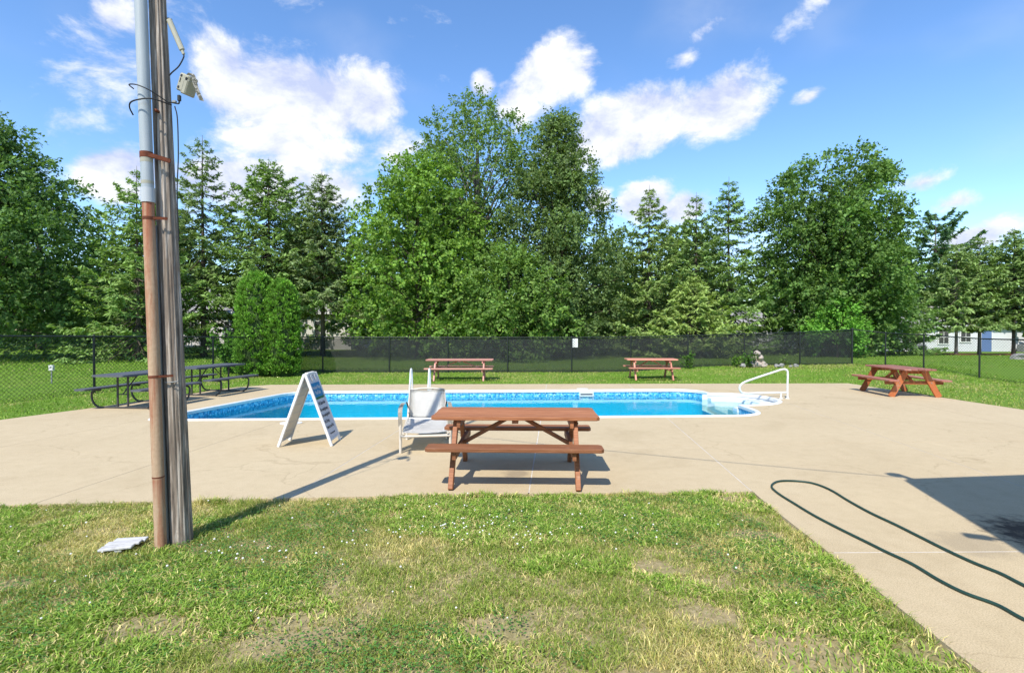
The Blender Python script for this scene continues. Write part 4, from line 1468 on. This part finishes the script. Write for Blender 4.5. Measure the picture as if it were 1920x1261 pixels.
# ------------------------------------------------------------------ grey picnic tables with bent tube frames
def grey_table(label, loc, rz):
    t = empty('metal_picnic_table', loc, rz)
    tag(t, label, 'picnic table', 'grey tube framed picnic tables')
    hl = .92

    def slab(nm, y, w, z, th):
        o = fillet([(-hl, y - w / 2), (hl, y - w / 2), (hl, y + w / 2), (-hl, y + w / 2)], [.05] * 4, 4)
        bm = prism(bmesh.new(), o, z - th, z)
        es = [e for e in bm.edges if abs(e.verts[0].co.z - e.verts[1].co.z) < 1e-5]
        bmesh.ops.bevel(bm, geom=es, offset=.006, segments=1, affect='EDGES')
        return bm_obj(nm, bm, 'table_grey', t)
    slab('table_top', 0, .72, .74, .04)
    for s in (-1, 1): slab('bench', s * .64, .26, .44, .035)
    for sx in (-1, 1):
        x = sx * .52
        path = [(x, -.52, .385), (x, -.70, .37), (x, -.735, .27), (x, -.70, .13), (x, -.60, .035), (x, -.48, .02), (x, 0, .02), (x, .48, .02), (x, .60, .035), (x, .70, .13), (x, .735, .27), (x, .70, .37), (x, .52, .385)]
        tube_part('frame_tube', smooth_path(path, 5), .021, 'table_tube', t, 8)
        for s in (-1, 1):
            tube_part('post', [(x, s * .12, .02), (x, s * .12, .70)], .021, 'table_tube', t, 8)
        tube_part('cross_bar', [(x, -.33, .685), (x, .33, .685)], .016, 'table_tube', t, 8)
        tube_part('brace', [(x, 0, .30), (sx * .12, 0, .69)], .013, 'table_tube', t, 8)
        tube_part('stay', [(x, -.12, .3), (x, .12, .3)], .013, 'table_tube', t, 8)
    return t


grey_table('dark grey picnic table partly hidden by the left side of the pole', (-8.22, 11.85, 0), R(83.5))
grey_table('dark grey picnic table right of the pole near the evergreens', (-7.97, 14.1, 0), R(80))


# ------------------------------------------------------------------ utility pole with conduit
def build_pole():
    rs = np.random.RandomState(4)
    top = 7.2
    root = empty('utility_pole', (-2.63, 4.22, -.03))
    tag(root, 'weathered grey wooden utility pole leaning slightly in the foreground lawn', 'pole')
    n, m = 64, 90
    V = []
    a = np.linspace(0, 2 * math.pi, n, endpoint=False)
    for j in range(m + 1):
        z = -.3 + (top + .3) * j / m
        r0 = .088 - .0068 * z
        st = fbm(a * 4.5 / 1 + 40, np.full(n, z * .55), 6, 4)
        st2 = vnoise(np.cos(a) * 9 + 20, np.sin(a) * 9 + z * .25, 9)
        d = -.011 * sstep(.54, .64, st2) * (.4 + st) + .006 * (st - .5)
        r = r0 + d
        cx = -.037 * z
        V.append(np.stack([cx + np.cos(a) * r, np.sin(a) * r, np.full(n, z)], 1))
    V = np.concatenate(V)
    F = []
    for j in range(m):
        for i in range(n):
            F.append((j * n + i, j * n + (i + 1) % n, (j + 1) * n + (i + 1) % n, (j + 1) * n + i))
    F = np.array(F)
    link('timber', np_mesh('timber', V, np.full(len(F), 4), F.ravel()), 'pole_wood', root, False)
    # the grey strip set for the pole's shaded side comes after the conduit
    # staple
    bm = bmesh.new()
    add_tube(bm, smooth_path([(-.055 + .0, -.094, 1.28), (-.01, -.103, 1.283), (.045, -.092, 1.29)], 4), .004, 6)
    bm_obj('staple', bm, 'zinc', root, True)
    # nail head and rusty bolt
    bm = bmesh.new()
    add_tube(bm, [(-.115, -.06, 3.38), (-.118, -.092, 3.38)], .012, 10)
    bm_obj('bolt', bm, 'rust', root, True)
    # overhead service cable to the pool house
    c = empty('overhead_cable', (-2.81, 4.2, 5.6))
    tag(c, 'thin black overhead cable from the pole to the pool house', 'cable')
    p0, p1 = Vector((0, 0, 0)), Vector((6.2, -1.65, -1.35))
    pts = [p0.lerp(p1, k / 14) + Vector((0, 0, -.12 * math.sin(k / 14 * math.pi))) for k in range(15)]
    tube_part('wire', pts, .008, 'cable', c, 6)

    # conduit in front and to the left of the pole
    cd = empty('conduit_pipe', (-2.700, 4.085, -.03))
    tag(cd, 'rusty iron and grey plastic conduit pipe strapped to the pole', 'pipe')
    lean = -.0325

    def P(z): return (lean * z, .0 + .004 * z, z)
    tube_part('iron_pipe', [P(z) for z in np.linspace(-.2, 2.72, 14)], .041, 'rusty_iron', cd, 20)
    tube_part('plastic_pipe', [P(z) for z in np.linspace(2.70, top, 10)], .043, 'pvc_grey', cd, 20)
    tube_part('coupling', [P(2.66), P(2.77)], .048, 'pvc_pale', cd, 20)
    tube_part('stain_ring', [P(2.80), P(2.825)], .0437, 'beige_case', cd, 20)
    tube_part('stain_ring', [P(2.965), P(3.0)], .0437, 'beige_case', cd, 20)
    for z, r_, h_ in ((1.33, .044, .018), (2.54, .044, .022), (.56, .0425, .010)):
        x, y, _ = P(z)
        tube_part('strap', [P(z - h_ / 2), P(z + h_ / 2)], r_, 'rust', cd, 20)
        if h_ > .012:
            beam_part('strap_tail', (x + .03, y - .02, z), (x + .125, y + .03, z + .005), .004, h_, 'rust', cd)
    x, y, _ = P(3.02)
    tube_part('strap', [P(3.0), P(3.045)], .0455, 'rust', cd, 20)
    beam_part('strap_tail', (x + .03, y - .03, 3.02), (x + .16, y + .04, 2.99), .005, .035, 'rust', cd)
    # lengthwise grey strip on the timber, added to stand for its shaded side
    g = empty('shaded_side_strip', (-2.63, 4.22, -.03))
    tag(g, 'narrow grey strip down the pole beside the conduit, standing for its shaded side', 'guard')
    ca, sa = math.cos(R(232)), math.sin(R(232))
    beam_part('strip', (ca * .091, sa * .091, 0), (ca * .079 - .037 * 2.5, sa * .079, 2.5), .042, .008, 'zinc', g, up=(ca, sa, 0))

    # black ties that hold the camera cable
    tie = empty('cable_tie', (-2.78, 4.08, 3.4))
    tag(tie, 'black cables tied round the conduit and pole', 'cable')
    tube_part('loop', smooth_path([(-.115, .02, .10), (-.10, -.05, .10), (-.03, -.07, .09), (.04, -.055, .065), (.10, -.02, .03), (.17, .03, -.02)], 5), .0045, 'cable', tie, 6)
    tube_part('loop', smooth_path([(-.12, .02, -.10), (-.118, -.02, -.06), (-.085, -.055, -.035), (-.02, -.068, -.02), (.07, -.05, -.005), (.17, .03, -.02)], 5), .0055, 'cable', tie, 6)
    tube_part('hanging_cable', smooth_path([(.18, .05, -.02), (.20, .05, -.12), (.205, .05, -.4), (.195, .05, -.62), (.19, .06, -.82), (.187, .08, -1.05)], 5), .0045, 'cable', tie, 6)

    # trail camera
    cmx = empty('trail_camera', (-2.515, 4.15, 3.555), 0)
    tag(cmx, 'beige boxy trail camera mounted on the pole with a hanging camouflage strap', 'camera')
    Mx = Matrix.Rotation(R(26), 3, 'Y') @ Matrix.Rotation(R(-16), 3, 'Z') @ Matrix.Rotation(R(10), 3, 'X')
    body = bm_obj('body', add_box(bmesh.new(), (0, 0, 0), (.105, .085, .135), Mx, .010), 'beige_case', cmx)
    bm_obj('back_shell', add_box(bmesh.new(), Mx @ Vector((.030, .0, -.02)), (.052, .093, .115), Mx, .008), 'beige_case', body)
    for dz, w_, h_ in ((.046, .020, .020), (.012, .010, .036), (-.042, .020, .020)):
        bm_obj('window', add_box(bmesh.new(), Mx @ Vector((-.026, -.043, dz)), (w_, .006, h_), Mx, .003), 'ink', body)
    bm_obj('seam', add_box(bmesh.new(), Mx @ Vector((.018, -.0435, -.02)), (.003, .006, .085), Mx), 'ink', body)
    bm_obj('latch', add_box(bmesh.new(), Mx @ Vector((.035, -.046, .038)), (.016, .012, .022), Mx, .003), 'ink', body)
    bm = bmesh.new()
    sp = smooth_path([(.045, -.055, .045), (.070, -.066, .055), (.088, -.066, .030), (.098, -.062, -.02), (.118, -.06, -.085), (.146, -.055, -.15)], 5)
    vs = []
    for q in sp:
        vs.append((bm.verts.new(q + Vector((-.016, -.004, .003))), bm.verts.new(q + Vector((.016, .002, -.003)))))
    for a_, b_ in zip(vs[:-1], vs[1:]): bm.faces.new((a_[0], a_[1], b_[1], b_[0]))
    bmesh.ops.solidify(bm, geom=list(bm.faces), thickness=.003)
    bm_obj('strap', bm, 'camo', cmx)
    bm_obj('mount_clamp', add_box(bmesh.new(), (-.062, .0, -.105), (.022, .022, .045), None, .003), 'black_metal', cmx)
    tube_part('mount_arm', smooth_path([(-.062, 0, -.125), (-.066, 0, -.145), (-.085, .0, -.145), (-.12, .01, -.135), (-.165, .02, -.125)], 4), .006, 'black_metal', cmx, 8)
    bm_obj('socket', add_box(bmesh.new(), (-.10, .0, -.133), (.03, .02, .018), None, .003), 'zinc', cmx)

    # antenna
    an = empty('antenna', (-2.655, 4.15, 4.06))
    tag(an, 'flat grey antenna tilted off the top of the pole with its cable', 'antenna')
    beam_part('case', (.0, 0, .0), (.105, 0, -.245), .028, .038, 'beige_case', an, up=(1, 0, 0), bev=.008)
    beam_part('bracket', (-.03, .03, .005), (.012, 0, -.01), .03, .03, 'black_metal', an)
    beam_part('lead_cone', (.095, 0, -.225), (.116, 0, -.275), .016, .02, 'beige_case', an, up=(1, 0, 0))
    tube_part('lead', smooth_path([(.115, 0, -.275), (.112, 0, -.30), (.075, 0, -.365), (.025, .0, -.41), (-.01, .02, -.425)], 4), .005, 'cable', an, 6)


build_pole()

# white weathered boards lying at the foot of the pole
bd = empty('board_cover', (-2.96, 4.05, 0.0), R(14))
tag(bd, 'small weathered white plank cover lying in the grass by the pole', 'board')
for i, (dy, L_) in enumerate(((-.072, .22), (.0, .23), (.072, .22))):
    o = box_part('plank', (dy * .25, dy, .03 + .004 * (i % 2)), (L_, .068, .018), 'board_white', bd)
    o.rotation_euler = (0, R(1.5 * (i - 1)), 0)
for dy in (-.1, .1):
    box_part('batten', (0, dy * 0 + 0, .01), (.05, .2, .02), 'board_white', bd) if dy > 0 else None


# ------------------------------------------------------------------ A-frame sign
def text_mesh(name, body, size, mat, parent, M, width=None, bold=0.0):
    cu = bpy.data.curves.new(name, 'FONT')
    cu.body = body; cu.size = size; cu.align_x = 'CENTER'; cu.align_y = 'CENTER'; cu.extrude = .0006; cu.offset = bold
    tmp = bpy.data.objects.new(name, cu)
    COL.objects.link(tmp)
    dg = bpy.context.evaluated_depsgraph_get()
    me = bpy.data.meshes.new_from_object(tmp.evaluated_get(dg))
    bpy.data.objects.remove(tmp)
    bpy.data.curves.remove(cu)
    if width:
        xs = [v.co.x for v in me.vertices]
        k = width / (max(xs) - min(xs))
        for v in me.vertices: v.co.x *= k
    me.transform(M)
    return link(name, me, mat, parent)


def build_sign():
    root = empty('sidewalk_sign', (-2.97, 7.83, 0), R(4))
    tag(root, 'white folding sandwich board sign with blue header beside the pool', 'sign')
    Hh, sp, wd = 1.03, .385, .50
    Lp = math.hypot(Hh, sp)
    for s in (-1, 1):
        # panel frame: local axes  e = up the panel, n = outward normal, y = width
        e = Vector((-s * (sp - .02), 0, Hh)).normalized()
        foot = Vector((s * sp, 0, 0))
        nrm = Vector((s * Hh, 0, sp)).normalized()
        yax = Vector((0, 1, 0))
        M3 = Matrix((e, yax, nrm)).transposed()

        def at(u, v, d): return foot + e * u + yax * v + nrm * d
        pan = bm_obj('panel', add_box(bmesh.new(), at(Lp * .53, 0, -.012), (Lp * .90, wd - .05, .012), M3), 'cream_lit_plastic' if s < 0 else 'grey_print', root)
        for v in (-1, 1):
            bm_obj('side_rail', add_box(bmesh.new(), at(Lp * .5, v * (wd / 2 - .018), -.012), (Lp, .036, .040), M3, .008), 'white_plastic', pan)
        bm_obj('end_rail', add_box(bmesh.new(), at(.085, 0, -.012), (.03, wd - .07, .030), M3, .006), 'white_plastic', pan)
        bm_obj('end_rail', add_box(bmesh.new(), at(Lp * .985, 0, -.012), (.03, wd - .07, .034), M3, .006), 'white_plastic', pan)
        for k in range(6):
            if s < 0:
                bm_obj('rib', add_box(bmesh.new(), at(Lp * (.2 + .12 * k), .0 + .03 * (k % 3 - 1), -.0195), (.006, .30, .004), M3), 'grey_print', pan)
        if s > 0:
            Mt = Matrix.Translation(at(0, 0, 0)) @ Matrix((yax, e, nrm)).transposed().to_4x4()
            iw = wd - .075

            def rect(nm, u0, u1, mat, d=-.004, w=iw):
                return bm_obj(nm, add_box(bmesh.new(), at((u0 + u1) / 2, 0, d), (u1 - u0, w, .003), M3), mat, pan)
            rect('header', Lp * .665, Lp * .86, 'blue_print')
            rect('header_stripe', Lp * .635, Lp * .664, 'green_print')
            # handle cut-outs moulded in the top cap
            for v in (-.085, .085):
                bm_obj('handle', add_box(bmesh.new(), at(Lp * .93, v, .002), (.085, .05, .02), Matrix.Rotation(R(18), 3, nrm) @ M3, .006), 'white_plastic', pan)

            def T(body, u, size, mat, width, v=0): return text_mesh('lettering', body, size, mat, pan, Mt @ Matrix.Translation((v, u, -.0015)), width)
            T('Woodland Village', Lp * .795, .075, 'white_plastic', .36)
            T('Pool Rules', Lp * .725, .085, 'white_plastic', .25)
            T('NO Glass in Pool', Lp * .575, .075, 'ink', .30)
            T('No running/jumping', Lp * .49, .07, 'ink', .36)
            T('No smoking/alcohol', Lp * .41, .07, 'ink', .36)
            T('No Diving', Lp * .325, .07, 'ink', .22, -.06)
            T('Swim at own Risk', Lp * .245, .07, 'ink', .34)
            T('Pool management', Lp * .155, .04, 'ink', .24)
    bm_obj('hinge', add_box(bmesh.new(), (0, 0, Hh + .002), (.05, wd - .16, .03), None, .008), 'white_plastic', root)


build_sign()


# ------------------------------------------------------------------ sling lounge chair
def build_chair():
    t = empty('lounge_chair', (-1.17, 7.2, 0), R(8))
    tag(t, 'beige sling lounge chair with arms facing the lawn behind the picnic table', 'chair')
    hw = .30
    for s in (-1, 1):
        x = s * hw
        tube_part('side_rail', smooth_path([(x, .0, .27), (x, .3, .27), (x, .75, .285), (x, 1.02, .30)], 4), .018, 'chair_frame', t, 8)
        tube_part('leg', smooth_path([(s * (hw + .035), .03, .0), (s * (hw + .035), .04, .25), (s * (hw + .037), .05, .50), (s * (hw + .035), .07, .565)], 4), .019, 'chair_frame', t, 8)
        bm = bmesh.new()
        pth = smooth_path([(s * (hw + .035), .03, .36), (s * (hw + .038), .02, .50), (s * (hw + .038), .06, .585), (s * (hw + .036), .2, .605), (s * (hw + .034), .6, .60), (s * (hw + .03), .95, .56)], 4)
        vs = [(bm.verts.new(q + Vector((-.028, 0, 0))), bm.verts.new(q + Vector((.028, 0, 0)))) for q in pth]
        for a_, b_ in zip(vs[:-1], vs[1:]): bm.faces.new((a_[0], a_[1], b_[1], b_[0]))
        bmesh.ops.solidify(bm, geom=list(bm.faces), thickness=.014)
        bm_obj('arm_rest', bm, 'chair_frame', t, False)
        tube_part('leg', [(x, .92, .0), (x, .98, .30)], .018, 'chair_frame', t, 8)
        tube_part('back_rail', smooth_path([(s * (hw - .015), 1.0, .30), (s * (hw - .02), 1.20, .50), (s * (hw - .03), 1.40, .70)], 4), .018, 'chair_frame', t, 8)
        tube_part('arm_stay', [(x, .90, .57), (x * .97, 1.18, .46)], .012, 'dark_strap', t, 8)
    tube_part('front_bar', [(-hw - .03, .03, .225), (hw + .03, .03, .225)], .020, 'chair_frame', t, 8)
    tube_part('cross_bar', [(-hw, .5, .20), (hw, .5, .20)], .014, 'chair_frame', t, 8)
    tube_part('cross_bar', [(-hw, .97, .28), (hw, .97, .28)], .014, 'chair_frame', t, 8)
    tube_part('top_bar', smooth_path([(-hw + .03, 1.40, .70), (-.1, 1.415, .722), (.1, 1.415, .722), (hw - .03, 1.40, .70)], 4), .016, 'chair_frame', t, 8)

    def sling(nm, pts, hwid):
        bm = bmesh.new()
        rows = []
        for q in smooth_path(pts, 4):
            rows.append([bm.verts.new(Vector((u * hwid, 0, -.018 * (1 - u * u))) + q) for u in (-1, -.6, -.2, .2, .6, 1)])
        for a_, b_ in zip(rows[:-1], rows[1:]):
            for i in range(5): bm.faces.new((a_[i], a_[i + 1], b_[i + 1], b_[i]))
        bmesh.ops.solidify(bm, geom=list(bm.faces), thickness=.006)
        return bm_obj(nm, bm, 'sling', t, True)
    sling('seat_sling', [(0, .0, .285), (0, .2, .292), (0, .6, .298), (0, .97, .318)], hw - .01)
    sling('back_sling', [(0, 1.0, .33), (0, 1.19, .52), (0, 1.385, .715)], hw - .025)
    # transport wheel at the back
    bm = bmesh.new()
    add_tube(bm, [(hw + .02, .95, .07), (hw + .055, .95, .07)], .07, 18)
    bm_obj('wheel', bm, 'metal_grey', t)


build_chair()


# ------------------------------------------------------------------ pool ladder and handrail
def build_ladder():
    t = empty('pool_ladder', (-2.52, 14.50, 0), R(2.7))
    tag(t, 'white tube pool ladder on the far rim of the pool', 'ladder')
    for s in (-1, 1):
        x = s * .25
        tube_part('rail', smooth_path([(x, .42, 0), (x, .40, .25), (x, .35, .50), (x, .24, .60), (x, .12, .56), (x, .02, .36), (x, -.10, .05), (x, -.12, -.2), (x, -.12, -.85)], 5), .024, 'white_pipe', t, 10)
        bm = bmesh.new(); add_tube(bm, [(x, .42, 0), (x, .42, .015)], .05, 14); bm_obj('flange', bm, 'white_pipe', t)
    for z in (-.25, -.5, -.75):
        box_part('tread', (0, -.12, z), (.5, .08, .03), 'white_plastic', t)


build_ladder()


def build_rail():
    t = empty('step_handrail', (6.05, 12.95, 0), R(2))
    tag(t, 'white bent tube handrail beside the rounded pool steps', 'handrail')
    # tall post at the right, sloping hand grip that loops back to a low bar
    main = [(.66, 0, 0), (.66, 0, .35), (.665, 0, .62), (.63, 0, .70), (.53, 0, .715), (.35, 0, .66), (-.15, 0, .50), (-.42, 0, .40), (-.52, 0, .30), (-.50, 0, .19), (-.40, 0, .14), (-.1, 0, .14), (.3, 0, .15), (.66, 0, .15)]
    tube_part('tube', smooth_path(main, 6), .024, 'white_pipe', t, 12)
    tube_part('short_post', [(.50, 0, 0), (.50, 0, .15)], .022, 'white_pipe', t, 12)
    for x in (.50, .66):
        bm = bmesh.new(); add_tube(bm, [(x, 0, .0), (x, 0, .016)], .055, 16); bm_obj('flange', bm, 'white_pipe', t)


build_rail()


# ------------------------------------------------------------------ garden hose
HOSE = [(2.933, 2.2), (2.933, 2.847), (2.91, 3.031), (2.905, 3.178), (2.835, 3.32), (2.811, 3.497), (2.817, 3.736), (2.781, 3.933), (2.755, 4.131), (2.719, 4.385), (2.686, 4.713), (2.683, 5.062), (2.689, 5.377), (2.741, 5.616), (2.898, 5.795), (3.082, 5.816), (3.234, 5.734), (3.286, 5.503), (3.249, 5.125), (3.232, 4.795), (3.248, 4.505), (3.25, 4.216), (3.252, 3.961), (3.269, 3.753), (3.305, 3.589), (3.301, 3.438), (3.312, 3.184), (3.36, 2.6), (3.5, 2.2)]
hs = tube_part('garden_hose', smooth_path([(x, y, .012) for x, y in HOSE], 5), .0108, 'dark_rubber', None, 10)
tag(hs, 'dark green garden hose looped across the concrete deck', 'hose')


# ------------------------------------------------------------------ rocks
def rock(name, label, x, y, z, s, mat, seed, parent=None, group=None):
    rs = np.random.RandomState(seed)
    bm = bmesh.new()
    bmesh.ops.create_icosphere(bm, subdivisions=2, radius=1)
    ph = rs.rand(6) * 6
    for v in bm.verts:
        c = v.co
        k = 1 + .22 * math.sin(c.x * 2.3 + ph[0]) * math.sin(c.y * 2.1 + ph[1]) + .15 * math.sin(c.z * 4 + ph[2] + c.x * 3) + .08 * rs.randn()
        v.co = Vector((c.x * k * s[0], c.y * k * s[1], c.z * k * s[2]))
    o = bm_obj(name, bm, mat, parent)
    o.location = (x, y, z)
    o.rotation_euler = (0, 0, rs.rand() * 6)
    if label: tag(o, label, 'rock', group)
    return o


PILE = [(-.22, 0, .12, .17, 'left rock at the foot of the rock pile by the fence'), (.02, .02, .13, .19, 'middle rock at the foot of the rock pile by the fence'), (.24, 0, .12, .16, 'right rock at the foot of the rock pile by the fence'),
        (-.11, .05, .36, .15, 'left rock in the second course of the rock pile'), (.12, .03, .37, .16, 'right rock in the second course of the rock pile'), (.0, .0, .55, .15, 'topmost rock of the pile against the screened fence')]
for i, (dx, dy, dz, s_, lab) in enumerate(PILE):
    rock('rock', lab, 10.05 + dx, 21.85 + dy, gz(10.05, 21.9) + dz, (s_, s_ * .9, s_ * .8), 'rock_pale', 100 + i, group='rocks of the pile')
for i, (dx, dy, q, lab) in enumerate(((.72, -.1, .10, 'first grey stone right of the rock pile'), (.98, .05, .12, 'larger grey stone second right of the rock pile'), (1.28, -.06, .08, 'small grey stone third right of the rock pile'), (1.56, .04, .11, 'last grey stone right of the rock pile'), (-.66, -.05, .12, 'grey stone left of the rock pile among the weeds'))):
    rock('stone', lab, 10.05 + dx, 21.75 + dy, gz(10.8, 21.8) + q * .6, (q, q * .9, q * .8), 'rock_grey', 120 + i, group='small stones by the rock pile')
rock('boulder', 'grey boulder on the lawn at the right edge beyond the fence', 26.8, 27.9, gz(26.8, 27.9) + .10, (.5, .4, .25), 'rock_grey', 140)

# small white marker on a stake in the left lawn
mk = empty('lawn_marker', (-14.6, 16.9, gz(-14.6, 16.9)))
tag(mk, 'small white box on a stake in the left lawn beyond the fence', 'marker')
box_part('box', (0, 0, .50), (.13, .08, .17), 'white_plastic', mk)
box_part('stake', (0, 0, .2), (.03, .03, .45), 'metal_grey', mk)
box_part('dial', (0, -.042, .51), (.06, .006, .06), 'metal_grey', mk)


# ------------------------------------------------------------------ buildings
def window(parent, x, y, z, w, h, cols=2, rows=2, axis=(1, 0), name='window'):
    """sash window on a wall facing -Y; x, z = centre"""
    o = box_part(name, (x, y - .03, z), (w + .22, .07, h + .22), 'trim_white', parent, bev=.006)
    g = box_part('pane', (x, y - .066, z), (w, .012, h), 'glass_dark', o, bev=0)
    for i in range(1, cols):
        box_part('muntin', (x - w / 2 + w * i / cols, y - .075, z), (.035, .02, h), 'trim_white', o, bev=0)
    for j in range(1, rows):
        box_part('muntin', (x, y - .078, z - h / 2 + h * j / rows), (w, .02, .05), 'trim_white', o, bev=0)


def house(name, label, x0, x1, y0, depth, z0, eave, ridge, wall, roof, over=.35):
    t = empty(name, ((x0 + x1) / 2, y0, z0))
    tag(t, label, 'building')
    L_ = x1 - x0
    # clapboards: stepped courses on the front and the ends
    bm = bmesh.new()
    nb_ = int((eave) / .16)
    for k in range(nb_):
        za, zb_ = k * eave / nb_, (k + 1) * eave / nb_
        o = [(-L_ / 2, -.0), (L_ / 2, -.0), (L_ / 2, depth), (-L_ / 2, depth)]
        oo = [(-L_ / 2 - .02, -.02), (L_ / 2 + .02, -.02), (L_ / 2 + .02, depth + .02), (-L_ / 2 - .02, depth + .02)]
        a = [bm.verts.new((x, y, za)) for x, y in oo]; b = [bm.verts.new((x, y, zb_)) for x, y in o]
        for i in range(4): bm.faces.new((a[i], a[(i + 1) % 4], b[(i + 1) % 4], b[i]))
        bm.faces.new(a[::-1])
    bm_obj('wall', bm, wall, t)
    # gables
    bm = bmesh.new()
    for s in (-1, 1):
        x = s * L_ / 2
        bm.faces.new([bm.verts.new(p) for p in ((x, 0, eave), (x, depth, eave), (x, depth / 2, ridge - .05))])
    bm_obj('gable', bm, wall, t)
    bm = bmesh.new()
    sl = (ridge - eave) / (depth / 2)
    prof = [(-over, eave - over * sl + .06), (depth / 2, ridge + .06), (depth + over, eave - over * sl + .06), (depth + over, eave - over * sl - .10), (depth / 2, ridge - .10), (-over, eave - over * sl - .10)]
    a = [bm.verts.new((-L_ / 2 - over, y, z)) for y, z in prof]; b = [bm.verts.new((L_ / 2 + over, y, z)) for y, z in prof]
    for i in range(6): bm.faces.new((a[i], a[(i + 1) % 6], b[(i + 1) % 6], b[i]))
    bm.faces.new(a[:3][::-1] + []) if False else None
    for q in (a, b):
        bm.faces.new((q[0], q[1], q[4], q[5])); bm.faces.new((q[1], q[2], q[3], q[4]))
    r_ = bm_obj('roof', bm, roof, t)
    box_part('fascia', (0, -over - .02, eave - over * sl - .02), (L_ + 2 * over + .04, .04, .2), 'trim_white', r_)
    return t


# grey house behind the left conifers
h1 = house('grey_house', 'grey clapboard house half hidden behind the conifers on the left', -29.5, -13.6, 45, 9, .05, 3.3, 5.6, 'siding_grey', 'roof_grey')
for x in (-5.2, -2.2, 1.2, 5.4): window(h1, x, -.02, 1.75, .9, 1.3)
box_part('chimney', (3.2, 4.6, 5.9), (.7, .7, 1.4), 'siding_grey', h1)
for k in range(15):
    box_part('baluster', (-7.5 + k * .22, -1.8, .85), (.05, .05, .9), 'trim_white', h1, bev=0)
box_part('porch_rail', (-5.95, -1.8, 1.33), (3.3, .09, .08), 'trim_white', h1)
box_part('porch_floor', (-5.95, -.95, .33), (3.3, 1.85, .16), 'siding_grey', h1)

# white building on the right
h2 = house('white_building', 'long low white clapboard building with a blue door on the right', 27.0, 62, 48.5, 8, -.36, 2.6, 4.4, 'siding_white', 'roof_grey')
cx2 = (27.0 + 62) / 2
for x in (30.2, 33.4, 36.6, 39.2, 41.2, 47.5): window(h2, x - cx2, -.02, 1.45, .85, 1.15 if x != 41.2 else .8)
dr = box_part('door', (43.1 - cx2, -.05, 1.05), (.9, .08, 2.0), 'door_blue', h2)
box_part('door_frame', (43.1 - cx2, -.03, 1.07), (1.12, .06, 2.16), 'trim_white', h2)
box_part('handle', (43.1 - cx2 + .33, -.11, 1.0), (.06, .05, .06), 'metal_grey', dr)
for i, (x, lab) in enumerate(((36.4, 'grey cooling unit at the wall of the white building left of the larches'), (45.9, 'grey cooling unit at the wall of the white building right of the blue door'))):
    ac = empty('cooling_unit', (x, 47.7, -.36)); tag(ac, lab, 'air conditioner')
    box_part('case', (0, 0, .42), (.85, .7, .8), 'metal_grey', ac, bev=.03)
    for k in range(6): box_part('louvre', (0, -.36, .18 + k * .1), (.7, .03, .04), 'black_metal', ac, bev=0)
    bm = bmesh.new(); add_tube(bm, [(0, 0, .82), (0, 0, .86)], .3, 16); bm_obj('fan_guard', bm, 'black_metal', ac)
h3 = house('white_cottage', 'small white building glimpsed over the screened fence behind the spruces', 17.4, 25.0, 52, 7, -.1, 2.5, 4.2, 'siding_white', 'roof_grey')
for x in (-1.9, 1.6): window(h3, x, -.02, 1.5, .9, 1.1)
# mulch beds round the larches
for i, (x, y) in enumerate(((30.4, 36.5), (32.6, 37.2), (34.8, 37.0))):
    bm = bmesh.new()
    prism(bm, [(x + 1.3 * math.cos(a) * (1 + .1 * math.sin(3 * a)), y + 1.1 * math.sin(a)) for a in np.linspace(0, 6.283, 24, endpoint=False)], gz(x, y) - .05, gz(x, y) + .09)
    tag(bm_obj('mulch_bed', bm, 'mulch'), ['reddish mulch ring round the left larch', 'reddish mulch ring round the middle larch', 'reddish mulch ring round the right larch'][i], 'mulch', 'mulch rings under the larches')


# pool house just outside the right of the view: its eaves throw the shadow on the deck
def build_pool_house():
    E = Vector((3.31, 2.96, 0)); h = 3.7
    a = Vector((.993, .114, 0)); b = Vector((-.27, -.963, 0))
    t = empty('pool_house', E)
    tag(t, 'white pool house beside the deck just right of the view', 'building')

    def P(u, v): return (a * u + b * v)
    roof = [P(0, 0), P(7.2, 0), P(7.2, 9), P(0, 9)]
    bm = prism(bmesh.new(), [(p.x, p.y) for p in roof], h - .16, h)
    r_ = bm_obj('roof', bm, 'roof_grey', t)
    bm = prism(bmesh.new(), [(p.x, p.y) for p in (P(.5, .5), P(6.7, .5), P(6.7, 8.5), P(.5, 8.5))], -.03, h - .16)
    w_ = bm_obj('wall', bm, 'siding_white', t)
    for q0, q1 in ((P(-.06, -.06), P(7.2, -.06)), (P(-.06, -.06), P(-.06, 9))):
        beam_part('gutter', q0 + Vector((0, 0, h - .07)), q1 + Vector((0, 0, h - .07)), .11, .11, 'trim_white', r_)
    for s in (2.0, 4.8):
        c = P(.48, s)
        box_part('window', (c.x, c.y, 1.6), (.06, .9, 1.0), 'glass_dark', t, Matrix.Rotation(math.atan2(b.y, b.x) + math.pi / 2, 3, 'Z'))
    # flood lamp on the corner
    l0 = P(-.02, -.05) + Vector((0, 0, h))
    lamp = tube_part('floodlight', [l0, l0 + Vector((-.02, .06, .10)), l0 + Vector((-.05, .14, .07))], .035, 'black_metal', t, 8)
    bm_obj('lamp_head', add_beam(bmesh.new(), l0 + Vector((-.05, .10, .10)), l0 + Vector((-.07, .24, .0)), .13, .11, (0, 0, 1), .02), 'black_metal', lamp)
    l1 = P(-.05, 1.75) + Vector((0, 0, h))
    cam2 = tube_part('security_camera', [l1, l1 + Vector((-.14, .08, .02))], .02, 'black_metal', t, 8)
    bm_obj('camera_head', add_beam(bmesh.new(), l1 + Vector((-.12, .05, .03)), l1 + Vector((-.27, .14, .0)), .08, .08, (0, 0, 1), .01), 'black_metal', cam2)
    # service mast for the overhead cable
    m0 = P(.35, .55)
    tube_part('mast', [m0 + Vector((0, 0, h - .1)), m0 + Vector((0, 0, h + .62))], .03, 'zinc', t, 8)


build_pool_house()
